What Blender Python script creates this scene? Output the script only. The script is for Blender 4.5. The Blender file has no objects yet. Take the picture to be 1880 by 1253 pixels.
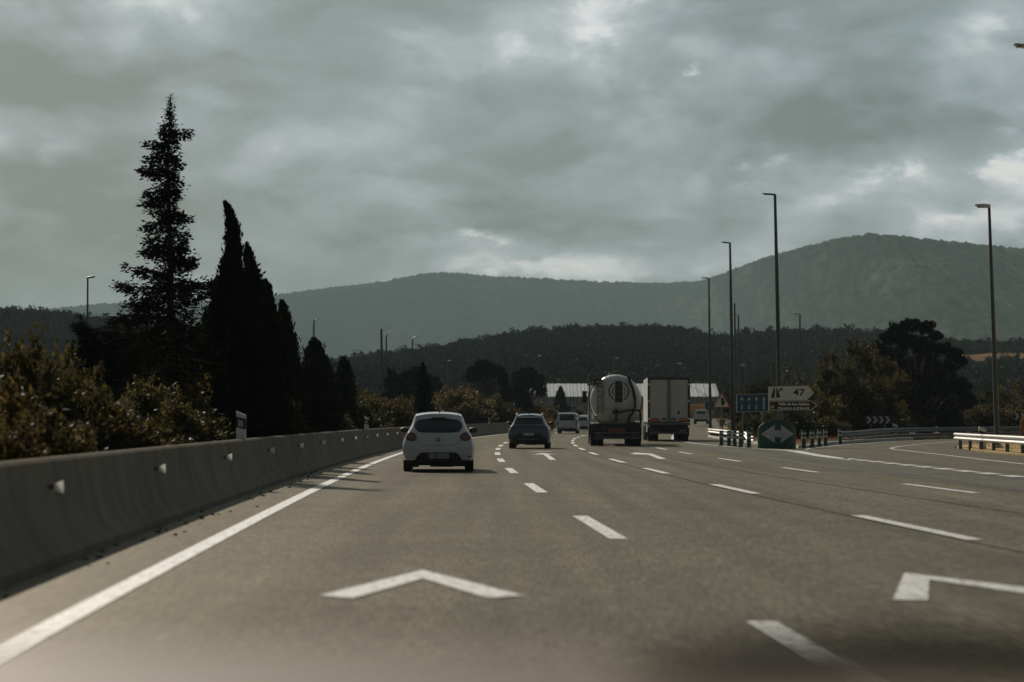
import bpy, bmesh, math, random
import numpy as np
from mathutils import Vector, Matrix
R = math.radians
S = bpy.context.scene
COL = S.collection
random.seed(7)
RNG = np.random.default_rng(11)

# ------------------------------------------------------------------ camera
F = 4439.0; HZ = 770.0; EYE = 1.3
cam = bpy.data.cameras.new('camera'); co = bpy.data.objects.new('camera', cam); COL.objects.link(co)
cam.sensor_width = 36; cam.lens = 85; cam.clip_start = 0.05; cam.clip_end = 30000
PITCH = math.atan((HZ - 626.5) / F)
co.location = (0, 0, EYE); co.rotation_euler = (R(90) + PITCH, 0, 0)
cam.dof.use_dof = True; cam.dof.focus_distance = 78; cam.dof.aperture_fstop = 1.8
S.camera = co

def zr(y):                                   # the road climbs gently beyond 180 m
    return 3e-5 * max(0.0, y - 180.0) ** 2 if y < 700 else 3e-5 * 520 ** 2 + (y - 700) * 0.02
def at(px, py, Y):                           # the point a measured photo position has at distance Y
    return Vector(((px - 940) / F * Y, Y, EYE + (HZ - py) / F * Y))
def gd(py, z=0.0):                           # distance of a ground point
    return (EYE - z) * F / (py - HZ)
def gp(px, py, z=0.0):
    d = gd(py, z); return Vector(((px - 940) / F * d, d, z))

# ------------------------------------------------------------------ materials
def lin(r, g, b):
    f = lambda c: (c / 255 / 12.92) if c / 255 <= .04045 else ((c / 255 + .055) / 1.055) ** 2.4
    return (f(r), f(g), f(b), 1)
def newmat(name):
    m = bpy.data.materials.new(name); m.use_nodes = True
    nt = m.node_tree; return m, nt, nt.nodes['Principled BSDF']
def node(nt, t, **kw):
    n = nt.nodes.new(t)
    for k, v in kw.items(): setattr(n, k, v)
    return n
def mat(name, col, rough=.6, metal=0, var=.25, scale=6.0, spec=.5, coat=0, bump=0, stretch=(1, 1, 1)):
    m, nt, p = newmat(name)
    tc = node(nt, 'ShaderNodeTexCoord'); mp = node(nt, 'ShaderNodeMapping')
    mp.inputs['Scale'].default_value = stretch
    nz = node(nt, 'ShaderNodeTexNoise'); nz.inputs['Scale'].default_value = scale; nz.inputs['Detail'].default_value = 6
    nt.links.new(tc.outputs['Object'], mp.inputs['Vector']); nt.links.new(mp.outputs[0], nz.inputs['Vector'])
    mr = node(nt, 'ShaderNodeMapRange'); mr.inputs['From Min'].default_value = .3; mr.inputs['From Max'].default_value = .7
    mr.inputs['To Min'].default_value = 1 - var; mr.inputs['To Max'].default_value = 1 + var
    nt.links.new(nz.outputs['Fac'], mr.inputs['Value'])
    mx = node(nt, 'ShaderNodeVectorMath', operation='SCALE'); mx.inputs[0].default_value = col[:3]
    nt.links.new(mr.outputs[0], mx.inputs['Scale']); nt.links.new(mx.outputs[0], p.inputs['Base Color'])
    p.inputs['Roughness'].default_value = rough; p.inputs['Metallic'].default_value = metal
    p.inputs['Specular IOR Level'].default_value = spec; p.inputs['Coat Weight'].default_value = coat
    p.inputs['Coat Roughness'].default_value = .06
    if bump:
        b = node(nt, 'ShaderNodeBump'); b.inputs['Strength'].default_value = bump; b.inputs['Distance'].default_value = .02
        nt.links.new(nz.outputs['Fac'], b.inputs['Height']); nt.links.new(b.outputs[0], p.inputs['Normal'])
    return m
def leafmat(name, cols, trans=.3, rough=.55, spec=.35):
    m, nt, p = newmat(name)
    g = node(nt, 'ShaderNodeNewGeometry'); cr = node(nt, 'ShaderNodeValToRGB')
    e = cr.color_ramp.elements
    while len(e) < len(cols): e.new(.5)
    for i, c in enumerate(cols):
        e[i].position = i / max(1, len(cols) - 1); e[i].color = (*c, 1)
    oi = node(nt, 'ShaderNodeObjectInfo'); tc = node(nt, 'ShaderNodeTexCoord')
    nz = node(nt, 'ShaderNodeTexNoise'); nz.inputs['Scale'].default_value = 1.6; nz.inputs['Detail'].default_value = 3
    nt.links.new(tc.outputs['Object'], nz.inputs['Vector'])
    m1 = node(nt, 'ShaderNodeMath', operation='MULTIPLY_ADD'); m1.inputs[1].default_value = .5; m1.inputs[2].default_value = -.22
    nt.links.new(nz.outputs['Fac'], m1.inputs[0])
    m2 = node(nt, 'ShaderNodeMath', operation='MULTIPLY_ADD'); m2.inputs[1].default_value = .6
    nt.links.new(g.outputs['Random Per Island'], m2.inputs[0]); nt.links.new(m1.outputs[0], m2.inputs[2])
    m3 = node(nt, 'ShaderNodeMath', operation='MULTIPLY_ADD'); m3.inputs[1].default_value = .35
    nt.links.new(oi.outputs['Random'], m3.inputs[0]); nt.links.new(m2.outputs[0], m3.inputs[2])
    nt.links.new(m3.outputs[0], cr.inputs[0])
    nt.links.new(cr.outputs[0], p.inputs['Base Color']); p.inputs['Roughness'].default_value = rough
    p.inputs['Specular IOR Level'].default_value = spec
    if trans:
        t = node(nt, 'ShaderNodeBsdfTranslucent'); mx = node(nt, 'ShaderNodeMixShader'); mx.inputs[0].default_value = trans
        nt.links.new(cr.outputs[0], t.inputs[0]); nt.links.new(p.outputs[0], mx.inputs[1]); nt.links.new(t.outputs[0], mx.inputs[2])
        nt.links.new(mx.outputs[0], nt.nodes['Material Output'].inputs[0])
    return m

def asphalt(name, base, warm):
    m, nt, p = newmat(name)
    tc = node(nt, 'ShaderNodeTexCoord')
    n1 = node(nt, 'ShaderNodeTexNoise'); n1.inputs['Scale'].default_value = 42; n1.inputs['Detail'].default_value = 3
    n2 = node(nt, 'ShaderNodeTexNoise'); n2.inputs['Scale'].default_value = .35; n2.inputs['Detail'].default_value = 5
    mp = node(nt, 'ShaderNodeMapping'); mp.inputs['Scale'].default_value = (1.4, .03, 1)
    n3 = node(nt, 'ShaderNodeTexNoise'); n3.inputs['Scale'].default_value = 1.2; n3.inputs['Detail'].default_value = 4
    mp1 = node(nt, 'ShaderNodeMapping'); mp1.inputs['Scale'].default_value = (1.2, .055, 1)
    nt.links.new(tc.outputs['Object'], mp1.inputs['Vector'])
    nt.links.new(mp1.outputs[0], n1.inputs['Vector']); nt.links.new(tc.outputs['Object'], n2.inputs['Vector'])
    nt.links.new(tc.outputs['Object'], mp.inputs['Vector']); nt.links.new(mp.outputs[0], n3.inputs['Vector'])
    def rng(n, lo, hi, a=.3, b=.7):
        r = node(nt, 'ShaderNodeMapRange'); r.inputs['From Min'].default_value = a; r.inputs['From Max'].default_value = b
        r.inputs['To Min'].default_value = lo; r.inputs['To Max'].default_value = hi
        nt.links.new(n.outputs['Fac'], r.inputs['Value']); return r.outputs[0]
    a = node(nt, 'ShaderNodeMath', operation='MULTIPLY'); nt.links.new(rng(n1, .35, 1.7), a.inputs[0]); nt.links.new(rng(n2, .85, 1.15), a.inputs[1])
    n4 = node(nt, 'ShaderNodeTexNoise'); n4.inputs['Scale'].default_value = 8; n4.inputs['Detail'].default_value = 4
    mp4 = node(nt, 'ShaderNodeMapping'); mp4.inputs['Scale'].default_value = (1, .14, 1); nt.links.new(tc.outputs['Object'], mp4.inputs['Vector'])
    nt.links.new(mp4.outputs[0], n4.inputs['Vector'])
    a4 = node(nt, 'ShaderNodeMath', operation='MULTIPLY'); nt.links.new(a.outputs[0], a4.inputs[0]); nt.links.new(rng(n4, .78, 1.22), a4.inputs[1]); a = a4
    n5 = node(nt, 'ShaderNodeTexNoise'); n5.inputs['Scale'].default_value = 1; n5.inputs['Detail'].default_value = 3
    mp5 = node(nt, 'ShaderNodeMapping'); mp5.inputs['Scale'].default_value = (26, 1.1, 1)
    nt.links.new(tc.outputs['Object'], mp5.inputs['Vector']); nt.links.new(mp5.outputs[0], n5.inputs['Vector'])
    a5 = node(nt, 'ShaderNodeMath', operation='MULTIPLY'); nt.links.new(a.outputs[0], a5.inputs[0]); nt.links.new(rng(n5, .87, 1.13), a5.inputs[1]); a = a5
    b = node(nt, 'ShaderNodeMath', operation='MULTIPLY'); nt.links.new(a.outputs[0], b.inputs[0]); nt.links.new(rng(n3, .68, 1.26), b.inputs[1])
    at_ = node(nt, 'ShaderNodeAttribute'); at_.attribute_name = 'lane'
    def op(o, p_, q_=None, r_=None):
        m_ = node(nt, 'ShaderNodeMath', operation=o)
        for i_, v_ in enumerate((p_, q_, r_)):
            if v_ is None: continue
            if isinstance(v_, (int, float)): m_.inputs[i_].default_value = v_
            else: nt.links.new(v_, m_.inputs[i_])
        return m_.outputs[0]
    wob_ = op('MULTIPLY', op('SUBTRACT', n3.outputs['Fac'], .5), .12)
    ph_ = op('ADD', op('FRACT', op('DIVIDE', at_.outputs['Fac'], 3.75)), wob_)
    g_ = lambda c_, w_: op('EXPONENT', op('MULTIPLY', op('POWER', op('ABSOLUTE', op('DIVIDE', op('SUBTRACT', ph_, c_), w_)), 2), -1))
    wear = op('ADD', op('MULTIPLY', op('ADD', g_(.27, .07), g_(.73, .07)), .17), op('MULTIPLY', g_(.5, .06), .1))
    b2 = node(nt, 'ShaderNodeMath', operation='MULTIPLY'); nt.links.new(b.outputs[0], b2.inputs[0]); nt.links.new(op('SUBTRACT', 1.06, wear), b2.inputs[1]); b = b2
    mc = node(nt, 'ShaderNodeMix', data_type='RGBA'); mc.inputs['A'].default_value = base; mc.inputs['B'].default_value = warm
    nt.links.new(n2.outputs['Fac'], mc.inputs['Factor'])
    s = node(nt, 'ShaderNodeVectorMath', operation='SCALE'); nt.links.new(mc.outputs['Result'], s.inputs[0]); nt.links.new(b.outputs[0], s.inputs['Scale'])
    nt.links.new(s.outputs[0], p.inputs['Base Color']); p.inputs['Roughness'].default_value = .9; p.inputs['Specular IOR Level'].default_value = 0
    bp = node(nt, 'ShaderNodeBump'); bp.inputs['Strength'].default_value = .5; bp.inputs['Distance'].default_value = .01
    nt.links.new(n1.outputs['Fac'], bp.inputs['Height']); nt.links.new(bp.outputs[0], p.inputs['Normal'])
    gl = node(nt, 'ShaderNodeBsdfGlossy'); gl.inputs['Roughness'].default_value = .37; gl.inputs['Color'].default_value = (1, .93, .82, 1)
    mxs = node(nt, 'ShaderNodeMixShader'); mxs.inputs[0].default_value = .1
    nt.links.new(p.outputs[0], mxs.inputs[1]); nt.links.new(gl.outputs[0], mxs.inputs[2]); nt.links.new(mxs.outputs[0], nt.nodes['Material Output'].inputs[0])
    return m

M = {}
M['asphalt'] = asphalt('asphalt', (.081, .071, .051, 1), (.094, .08, .055, 1))
M['asphalt_blue'] = asphalt('asphalt_new', (.066, .065, .058, 1), (.076, .072, .06, 1))
M['paint_line'] = mat('road_paint', (.5, .49, .465), .6, var=.22, scale=9)
def worn(m):
    nt = m.node_tree; p = nt.nodes['Principled BSDF']; tc = node(nt, 'ShaderNodeTexCoord')
    n = node(nt, 'ShaderNodeTexNoise'); n.inputs['Scale'].default_value = 14; n.inputs['Detail'].default_value = 8; n.inputs['Roughness'].default_value = .75
    mp = node(nt, 'ShaderNodeMapping'); mp.inputs['Scale'].default_value = (1, .22, 1); nt.links.new(tc.outputs['Object'], mp.inputs[0]); nt.links.new(mp.outputs[0], n.inputs[0])
    r = node(nt, 'ShaderNodeMapRange'); r.inputs['From Min'].default_value = .5; r.inputs['From Max'].default_value = .64; nt.links.new(n.outputs['Fac'], r.inputs['Value'])
    mx = node(nt, 'ShaderNodeMix', data_type='RGBA'); mx.inputs['B'].default_value = (.09, .08, .066, 1)
    nt.links.new(p.inputs['Base Color'].links[0].from_socket, mx.inputs['A']); nt.links.new(r.outputs[0], mx.inputs['Factor']); nt.links.new(mx.outputs['Result'], p.inputs['Base Color'])
worn(M['paint_line'])
M['seam'] = mat('paving_seam', (.045, .039, .029), 1, var=.3, spec=0)
M['soil'] = mat('soil', (.06, .052, .03), .95, spec=0, var=.5, scale=.8, bump=.5)
M['earth'] = mat('red_earth', (.1, .045, .022), .95, spec=0, var=.5, scale=.9, bump=.6)
M['verge'] = mat('verge', (.2, .15, .09), .95, spec=0, var=.45, scale=2, bump=.5)
M['straw'] = mat('straw', (.42, .31, .17), .9, spec=0, var=.45, scale=5, bump=.6)
M['dry_field'] = mat('dry_field', (.16, .1, .05), .95, spec=0, var=.45, scale=.09)
M['concrete'] = mat('concrete', (.18, .158, .134), .85, spec=0, var=.2, scale=3.0, bump=.1, stretch=(.6, .5, .22))
M['kerb'] = mat('kerb', (.42, .4, .36), .8, var=.2, scale=3)
M['galv'] = mat('galvanised_steel', (.31, .3, .28), .5, .3, var=.15, scale=5)
M['galv_dull'] = mat('dull_steel', (.12, .12, .12), .6, .3, var=.2, scale=4)
M['pole'] = mat('pole_steel', (.05, .052, .05), .5, 0, var=.2, scale=2)
M['lamp_grey'] = mat('lamp_grey', (.42, .42, .4), .4, .2, var=.1)
M['glassy'] = mat('dark_glass', (.008, .01, .01), .06, 0, var=.1, spec=.45)
M['white_car'] = mat('white_paint', (.46, .46, .455), .32, 0, var=.04, scale=2, coat=.7)
M['grey_car'] = mat('grey_paint', (.075, .086, .088), .22, .5, var=.06, scale=2, coat=.9)
M['silver_car'] = mat('silver_paint', (.42, .43, .43), .32, .3, var=.05, coat=.7)
M['black_plastic'] = mat('black_plastic', (.014, .014, .014), .6, var=.3, scale=8)
M['rubber'] = mat('rubber', (.012, .012, .012), .85, var=.3, scale=12)
M['rim'] = mat('rim_alloy', (.35, .35, .35), .35, .8, var=.1)
M['red_lens'] = mat('red_lens', (.11, .022, .02), .2, 0, var=.2, scale=20, coat=.8)
M['lens_pale'] = mat('pale_lens', (.16, .07, .06), .25, 0, var=.2, coat=.5)
M['plate'] = mat('plate_white', (.42, .42, .4), .5, var=.05)
M['plate_ink'] = mat('plate_ink', (.02, .02, .02), .6, var=.1)
M['plate_blue'] = mat('plate_blue', (.02, .05, .25), .5, var=.1)
M['chrome'] = mat('chrome', (.5, .5, .5), .18, .95, var=.05)
M['tank'] = mat('tank_paint', (.5, .49, .44), .35, 0, var=.3, scale=2.2, coat=.3, stretch=(1, 1, .4))
M['box_white'] = mat('box_panel', (.43, .42, .39), .5, var=.1, scale=1.5)
M['box_frame'] = mat('box_frame', (.03, .028, .026), .6, var=.2)
M['orange'] = mat('orange_marking', (.4, .12, .02), .5, var=.2)
M['orange_dull'] = mat('red_reflective', (.22, .06, .02), .5, var=.25)
M['amber'] = mat('amber_disc', (.36, .21, .07), .45, var=.2, scale=5)
M['blue_dark'] = mat('emblem_blue', (.022, .035, .04), .45, var=.5, scale=9)
M['green_sign'] = mat('green_sign', (.006, .06, .04), .5, var=.15, scale=3)
M['green_post'] = mat('green_post', (.006, .05, .036), .5, var=.2)
M['sign_white'] = mat('sign_white', (.64, .63, .56), .5, var=.08)
M['sign_letter'] = mat('sign_letter', (.85, .84, .78), .5, var=.05)
M['sign_grey'] = mat('sign_grey', (.42, .42, .41), .55, var=.1)
M['sign_black'] = mat('sign_black', (.012, .012, .012), .55, var=.1)
M['sign_brown'] = mat('sign_brown', (.04, .017, .01), .5, var=.15)
M['sign_blue'] = mat('sign_blue', (.006, .06, .1), .5, var=.15)
M['sign_red'] = mat('sign_red', (.3, .02, .02), .5, var=.1)
M['reflector'] = leafmat('reflector_white', [(.85, .85, .8), (.8, .8, .76)], .6)
M['bark'] = mat('bark', (.06, .045, .032), .95, var=.4, scale=6, bump=.5)
M['conifer'] = leafmat('conifer_needles', [(.006, .009, .005), (.012, .015, .008), (.022, .022, .012), (.03, .024, .013)], .08, .8, 0)
M['cypress'] = leafmat('cypress_sprays', [(.006, .009, .005), (.012, .016, .009), (.022, .022, .014), (.026, .024, .014)], .08, .8, 0)
M['pine'] = leafmat('pine_needles', [(.006, .008, .004), (.012, .014, .007), (.022, .021, .01)], .1, .8, 0)
M['shrub'] = leafmat('autumn_leaves', [(.012, .013, .006), (.048, .038, .014), (.09, .066, .023), (.22, .14, .052)], .45, .55, .05)
M['shrub_olive'] = leafmat('olive_leaves', [(.010, .013, .006), (.03, .03, .012), (.072, .06, .022), (.165, .115, .044)], .45, .55, .05)
M['shrub_mix'] = leafmat('mixed_leaves', [(.008, .01, .005), (.026, .026, .01), (.075, .06, .022), (.19, .125, .045)], .42, .6, .08)
M['tree_olive'] = leafmat('tree_olive', [(.007, .009, .005), (.018, .021, .009), (.045, .042, .016), (.1, .078, .03)], .38, .6, .08)
M['shrub_rust'] = leafmat('rust_leaves', [(.06, .03, .012), (.14, .06, .02), (.24, .1, .03)], .4)
M['shiny'] = leafmat('shiny_leaves', [(.02, .026, .012), (.04, .04, .018), (.1, .09, .05), (.3, .29, .25)], .3, .35, .5)
M['forest'] = leafmat('forest_crowns', [(.006, .009, .006), (.017, .022, .013), (.04, .042, .024), (.075, .066, .036)], .0, .9, 0)
M['forest_floor'] = mat('forest_floor', (.008, .009, .006), .95, spec=0, var=.5, scale=.05)
M['roof_white'] = mat('roof_sheet', (.44, .46, .46), .35, .1, var=.12, scale=.12)
M['shed_wall'] = mat('shed_wall', (.26, .255, .235), .7, var=.2, scale=.15)
M['shed_seam'] = mat('shed_seam', (.06, .06, .06), .7, var=.2)

def mountain_mat(name, dark, light, s):
    m, nt, p = newmat(name)
    tc = node(nt, 'ShaderNodeTexCoord')
    v = node(nt, 'ShaderNodeTexNoise'); v.inputs['Scale'].default_value = s * 9; v.inputs['Detail'].default_value = 7; v.inputs['Roughness'].default_value = .7
    n = node(nt, 'ShaderNodeTexNoise'); n.inputs['Scale'].default_value = s; n.inputs['Detail'].default_value = 8; n.inputs['Roughness'].default_value = .62
    mp = node(nt, 'ShaderNodeMapping'); mp.inputs['Scale'].default_value = (1, .22, 1)
    nt.links.new(tc.outputs['Object'], mp.inputs['Vector']); nt.links.new(mp.outputs[0], n.inputs['Vector']); nt.links.new(mp.outputs[0], v.inputs['Vector'])
    a = node(nt, 'ShaderNodeMapRange'); a.inputs['From Min'].default_value = .5; a.inputs['From Max'].default_value = .72
    nt.links.new(n.outputs['Fac'], a.inputs['Value'])
    b = node(nt, 'ShaderNodeMapRange'); b.inputs['From Min'].default_value = .38; b.inputs['From Max'].default_value = .66
    nt.links.new(v.outputs['Fac'], b.inputs['Value'])
    c = node(nt, 'ShaderNodeMath', operation='MULTIPLY_ADD'); c.inputs[1].default_value = .75; 
    d = node(nt, 'ShaderNodeMath', operation='MULTIPLY'); d.inputs[1].default_value = .32
    nt.links.new(b.outputs[0], d.inputs[0]); 
    e = node(nt, 'ShaderNodeMath', operation='MULTIPLY'); nt.links.new(a.outputs[0], e.inputs[0]); nt.links.new(b.outputs[0], e.inputs[1])
    nt.links.new(e.outputs[0], c.inputs[0]); nt.links.new(d.outputs[0], c.inputs[2])
    mc = node(nt, 'ShaderNodeMix', data_type='RGBA'); mc.inputs['A'].default_value = (*dark, 1); mc.inputs['B'].default_value = (*light, 1)
    nt.links.new(c.outputs[0], mc.inputs['Factor']); nt.links.new(mc.outputs['Result'], p.inputs['Base Color'])
    p.inputs['Roughness'].default_value = 1; p.inputs['Specular IOR Level'].default_value = 0
    return m

# ------------------------------------------------------------------ object helpers
def tag(o, label=None, cat=None, group=None, kind=None):
    if label: o['label'] = label
    if cat: o['category'] = cat
    if group: o['group'] = group
    if kind: o['kind'] = kind
    return o
def thing(name, label, cat, loc=(0, 0, 0), rz=0, group=None):
    o = bpy.data.objects.new(name, None); COL.objects.link(o); o.empty_display_size = .2
    o.location = loc; o.rotation_euler = (0, 0, rz); return tag(o, label, cat, group)
def link(name, me, m, parent=None, loc=None):
    o = bpy.data.objects.new(name, me); COL.objects.link(o)
    if m and not me.materials: me.materials.append(m)
    if parent: o.parent = parent
    if loc is not None: o.location = loc
    return o
def dup(o, parent=None):
    c = o.copy(); COL.objects.link(c)
    if parent: c.parent = parent
    for ch in list(o.children): dup(ch, c)
    return c
def raw(name, V, faces_n, m, smooth=False):
    """mesh from a vertex array whose consecutive runs of faces_n verts are the faces"""
    me = bpy.data.meshes.new(name); n = len(V); k = n // faces_n
    me.vertices.add(n); me.vertices.foreach_set('co', np.asarray(V, np.float32).ravel())
    me.loops.add(n); me.loops.foreach_set('vertex_index', np.arange(n, dtype=np.int32))
    me.polygons.add(k); me.polygons.foreach_set('loop_start', np.arange(0, n, faces_n, dtype=np.int32))
    me.update(calc_edges=True); me.materials.append(m); return me
def tris(name, V, T, m, smooth=False):
    me = bpy.data.meshes.new(name); n = len(V); k = len(T)
    me.vertices.add(n); me.vertices.foreach_set('co', np.asarray(V, np.float32).ravel())
    w = T.shape[1]
    me.loops.add(k * w); me.loops.foreach_set('vertex_index', np.asarray(T, np.int32).ravel())
    me.polygons.add(k); me.polygons.foreach_set('loop_start', np.arange(0, k * w, w, dtype=np.int32))
    me.update(calc_edges=True)
    if smooth: me.polygons.foreach_set('use_smooth', np.ones(k, bool))
    me.materials.append(m); return me
class MB:
    def __init__(s): s.v = []; s.f = []
    def add(s, vs, fs):
        o = len(s.v); s.v += [tuple(p) for p in vs]; s.f += [tuple(i + o for i in f) for f in fs]; return s
    def box(s, c, d, rz=0, rx=0):
        m = Matrix.Rotation(rz, 3, 'Z') @ Matrix.Rotation(rx, 3, 'X'); c = Vector(c)
        vs = [c + m @ Vector((x * d[0] / 2, y * d[1] / 2, z * d[2] / 2)) for x in (-1, 1) for y in (-1, 1) for z in (-1, 1)]
        return s.add(vs, [(0, 1, 3, 2), (4, 6, 7, 5), (0, 4, 5, 1), (2, 3, 7, 6), (0, 2, 6, 4), (1, 5, 7, 3)])
    def tube(s, pts, rs, n=8, cap=True):
        pts = [Vector(p) for p in pts]
        if not hasattr(rs, '__len__'): rs = [rs] * len(pts)
        vs = []
        for i, p in enumerate(pts):
            t = (pts[min(i + 1, len(pts) - 1)] - pts[max(i - 1, 0)]).normalized()
            a = t.cross(Vector((0, 0, 1)) if abs(t.z) < .95 else Vector((1, 0, 0))).normalized(); b = t.cross(a)
            vs += [p + (a * math.cos(k * 2 * math.pi / n) + b * math.sin(k * 2 * math.pi / n)) * rs[i] for k in range(n)]
        fs = [(i * n + k, i * n + (k + 1) % n, (i + 1) * n + (k + 1) % n, (i + 1) * n + k) for i in range(len(pts) - 1) for k in range(n)]
        if cap: fs += [tuple(range(n - 1, -1, -1)), tuple((len(pts) - 1) * n + k for k in range(n))]
        return s.add(vs, fs)
    def prism(s, poly, y0, y1):              # polygon in (x, z), from y0 to y1
        n = len(poly)
        vs = [(x, y0, z) for x, z in poly] + [(x, y1, z) for x, z in poly]
        fs = [tuple(range(n)), tuple(range(2 * n - 1, n - 1, -1))] + [(i, i + n, (i + 1) % n + n, (i + 1) % n) for i in range(n)]
        return s.add(vs, fs)
    def grid(s, P):                          # P[i][j]
        nu, nv = len(P), len(P[0])
        return s.add([p for r in P for p in r], [(i * nv + j, (i + 1) * nv + j, (i + 1) * nv + j + 1, i * nv + j + 1) for i in range(nu - 1) for j in range(nv - 1)])
    def lathe(s, prof, c, axis='y', n=24, sx=1):   # prof: (radius, along)
        P = []
        for r, a in prof:
            row = []
            for k in range(n + 1):
                t = 2 * math.pi * k / n; u, w = r * math.cos(t), r * math.sin(t)
                row.append((c[0] + u, c[1] + a, c[2] + w) if axis == 'y' else ((c[0] + a, c[1] + u, c[2] + w) if axis == 'x' else (c[0] + u, c[1] + w, c[2] + a)))
            P.append(row)
        return s.grid(P)
    def mesh(s, name, m, weld=True, smooth=None):
        me = bpy.data.meshes.new(name); me.from_pydata(s.v, [], s.f)
        bm = bmesh.new(); bm.from_mesh(me)
        if weld: bmesh.ops.remove_doubles(bm, verts=bm.verts, dist=1e-5)
        bmesh.ops.recalc_face_normals(bm, faces=bm.faces)
        if smooth is not None:
            for f in bm.faces: f.smooth = True
            for e in bm.edges: e.smooth = (len(e.link_faces) == 2 and e.calc_face_angle(0) < R(smooth))
        bm.to_mesh(me); bm.free(); me.materials.append(m); return me
    def build(s, name, m, parent=None, smooth=None, weld=True, loc=None):
        return link(name, s.mesh(name, m, weld, smooth), m, parent, loc)

def text(body, size, name, m, parent, loc, bold=0.0, sx=1.0, align='CENTER', rz=0):
    cu = bpy.data.curves.new('t', 'FONT'); cu.body = body; cu.size = size; cu.align_x = align; cu.align_y = 'CENTER'
    cu.offset = bold; cu.extrude = .002; cu.resolution_u = 3
    o = bpy.data.objects.new('t', cu); COL.objects.link(o)
    dg = bpy.context.evaluated_depsgraph_get(); me = bpy.data.meshes.new_from_object(o.evaluated_get(dg))
    bpy.data.objects.remove(o); bpy.data.curves.remove(cu)
    me.transform(Matrix.Rotation(rz, 4, 'Z') @ Matrix.Rotation(R(90), 4, 'X') @ Matrix.Diagonal((sx, 1, 1, 1)))
    me.materials.clear(); me.materials.append(m); return link(name, me, m, parent, loc)

# ------------------------------------------------------------------ world, sun
SUN_AZ, SUN_EL = R(-23), R(31)      # left of the road ahead
w = bpy.data.worlds.new('World'); S.world = w; w.use_nodes = True
nt = w.node_tree; bg = nt.nodes['Background']; bg.inputs['Strength'].default_value = .1
sky = node(nt, 'ShaderNodeTexSky', sky_type='NISHITA'); sky.sun_disc = False
sky.sun_elevation = SUN_EL; sky.sun_rotation = SUN_AZ; sky.dust_density = 3
def mth(op, a, b=None, c=None, clamp=False):
    n = node(nt, 'ShaderNodeMath', operation=op); n.use_clamp = clamp
    for i, x in enumerate((a, b, c)):
        if x is None: continue
        if isinstance(x, (int, float)): n.inputs[i].default_value = x
        else: nt.links.new(x, n.inputs[i])
    return n.outputs[0]
tc = node(nt, 'ShaderNodeTexCoord'); sp = node(nt, 'ShaderNodeSeparateXYZ'); nt.links.new(tc.outputs['Generated'], sp.inputs[0])
X, Y, Z = sp.outputs
hyp = mth('SQRT', mth('ADD', mth('MULTIPLY', X, X), mth('MULTIPLY', Y, Y)))
az = mth('ARCTAN2', X, Y); el = mth('ARCTAN2', Z, hyp)
cx = node(nt, 'ShaderNodeCombineXYZ'); nt.links.new(az, cx.inputs[0]); nt.links.new(mth('MULTIPLY', el, 1.9), cx.inputs[1])
def noise(vec, scale, detail=6, rough=.55, dist=0, off=(0, 0, 0)):
    mp = node(nt, 'ShaderNodeMapping'); mp.inputs['Location'].default_value = off
    nt.links.new(vec, mp.inputs[0]); n = node(nt, 'ShaderNodeTexNoise')
    n.inputs['Scale'].default_value = scale; n.inputs['Detail'].default_value = detail; n.inputs['Roughness'].default_value = rough
    n.inputs['Distortion'].default_value = dist; nt.links.new(mp.outputs[0], n.inputs[0]); return n
wz = noise(cx.outputs[0], 16, 6, .6)
ws = node(nt, 'ShaderNodeSeparateColor'); nt.links.new(wz.outputs['Color'], ws.inputs[0])
azw = mth('ADD', az, mth('MULTIPLY', mth('SUBTRACT', ws.outputs[0], .5), .06))
elw = mth('ADD', el, mth('MULTIPLY', mth('SUBTRACT', ws.outputs[1], .5), .035))
fine = noise(cx.outputs[0], 34, 8, .62, .3).outputs['Fac']
big = noise(cx.outputs[0], 9, 5, .5, .4, (3, 1, 0)).outputs['Fac']
mid = noise(cx.outputs[0], 19, 8, .52, .5, (1.3, 4.1, 0)).outputs['Fac']
def sm(v, a, b):
    n = node(nt, 'ShaderNodeMapRange', interpolation_type='SMOOTHSTEP'); nt.links.new(v, n.inputs['Value'])
    n.inputs['From Min'].default_value = a; n.inputs['From Max'].default_value = b; return n.outputs[0]
def blob(px, py, wx, wy, amp):
    a0, e0 = (px - 940) / F, (HZ - py) / F
    u = mth('MULTIPLY', mth('SUBTRACT', azw, a0), F / wx); v = mth('MULTIPLY', mth('SUBTRACT', elw, e0), F / wy)
    return mth('MULTIPLY', mth('EXPONENT', mth('MULTIPLY', mth('ADD', mth('MULTIPLY', u, u), mth('MULTIPLY', v, v)), -1)), amp)
CLOUD_SOFT = [(1080, 30, 200, 110, .65), (300, 5, 90, 60, .8), (620, 245, 260, 60, .45), (1640, 330, 230, 60, .7), (1870, 320, 120, 80, .65),
    (1000, 492, 240, 24, 1.0), (850, 455, 90, 22, .5), (40, 290, 110, 30, .35), (110, 380, 260, 70, -.3), (60, 160, 260, 80, -.25), (1860, 40, 150, 60, .5), (1080, 250, 140, 40, .35), (1300, 470, 260, 60, .35),
    (1450, 380, 320, 60, .25), (1800, 420, 150, 40, .5), (150, 30, 250, 60, .15),
    (1480, 235, 420, 60, -.5), (1000, 385, 320, 45, -.4), (250, 170, 330, 60, -.35), (250, 370, 320, 60, -.25), (800, 430, 420, 14, -.3), (120, 500, 300, 70, -.25)]
CLOUD_HARD = [(1395, 312, 48, 22, 1.0), (880, 448, 75, 16, .8), (980, 490, 120, 18, .7), (1590, 320, 110, 40, .7), (1850, 300, 120, 60, .7), (1740, 420, 100, 24, .6), (320, 5, 60, 40, .8), (1090, 40, 110, 60, .6), (1275, 125, 18, 14, .8), (460, 250, 40, 18, .5), (225, 430, 35, 8, .6), (60, 292, 90, 20, .5), (1220, 15, 60, 20, .3), (1725, 8, 30, 8, .6)]
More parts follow.
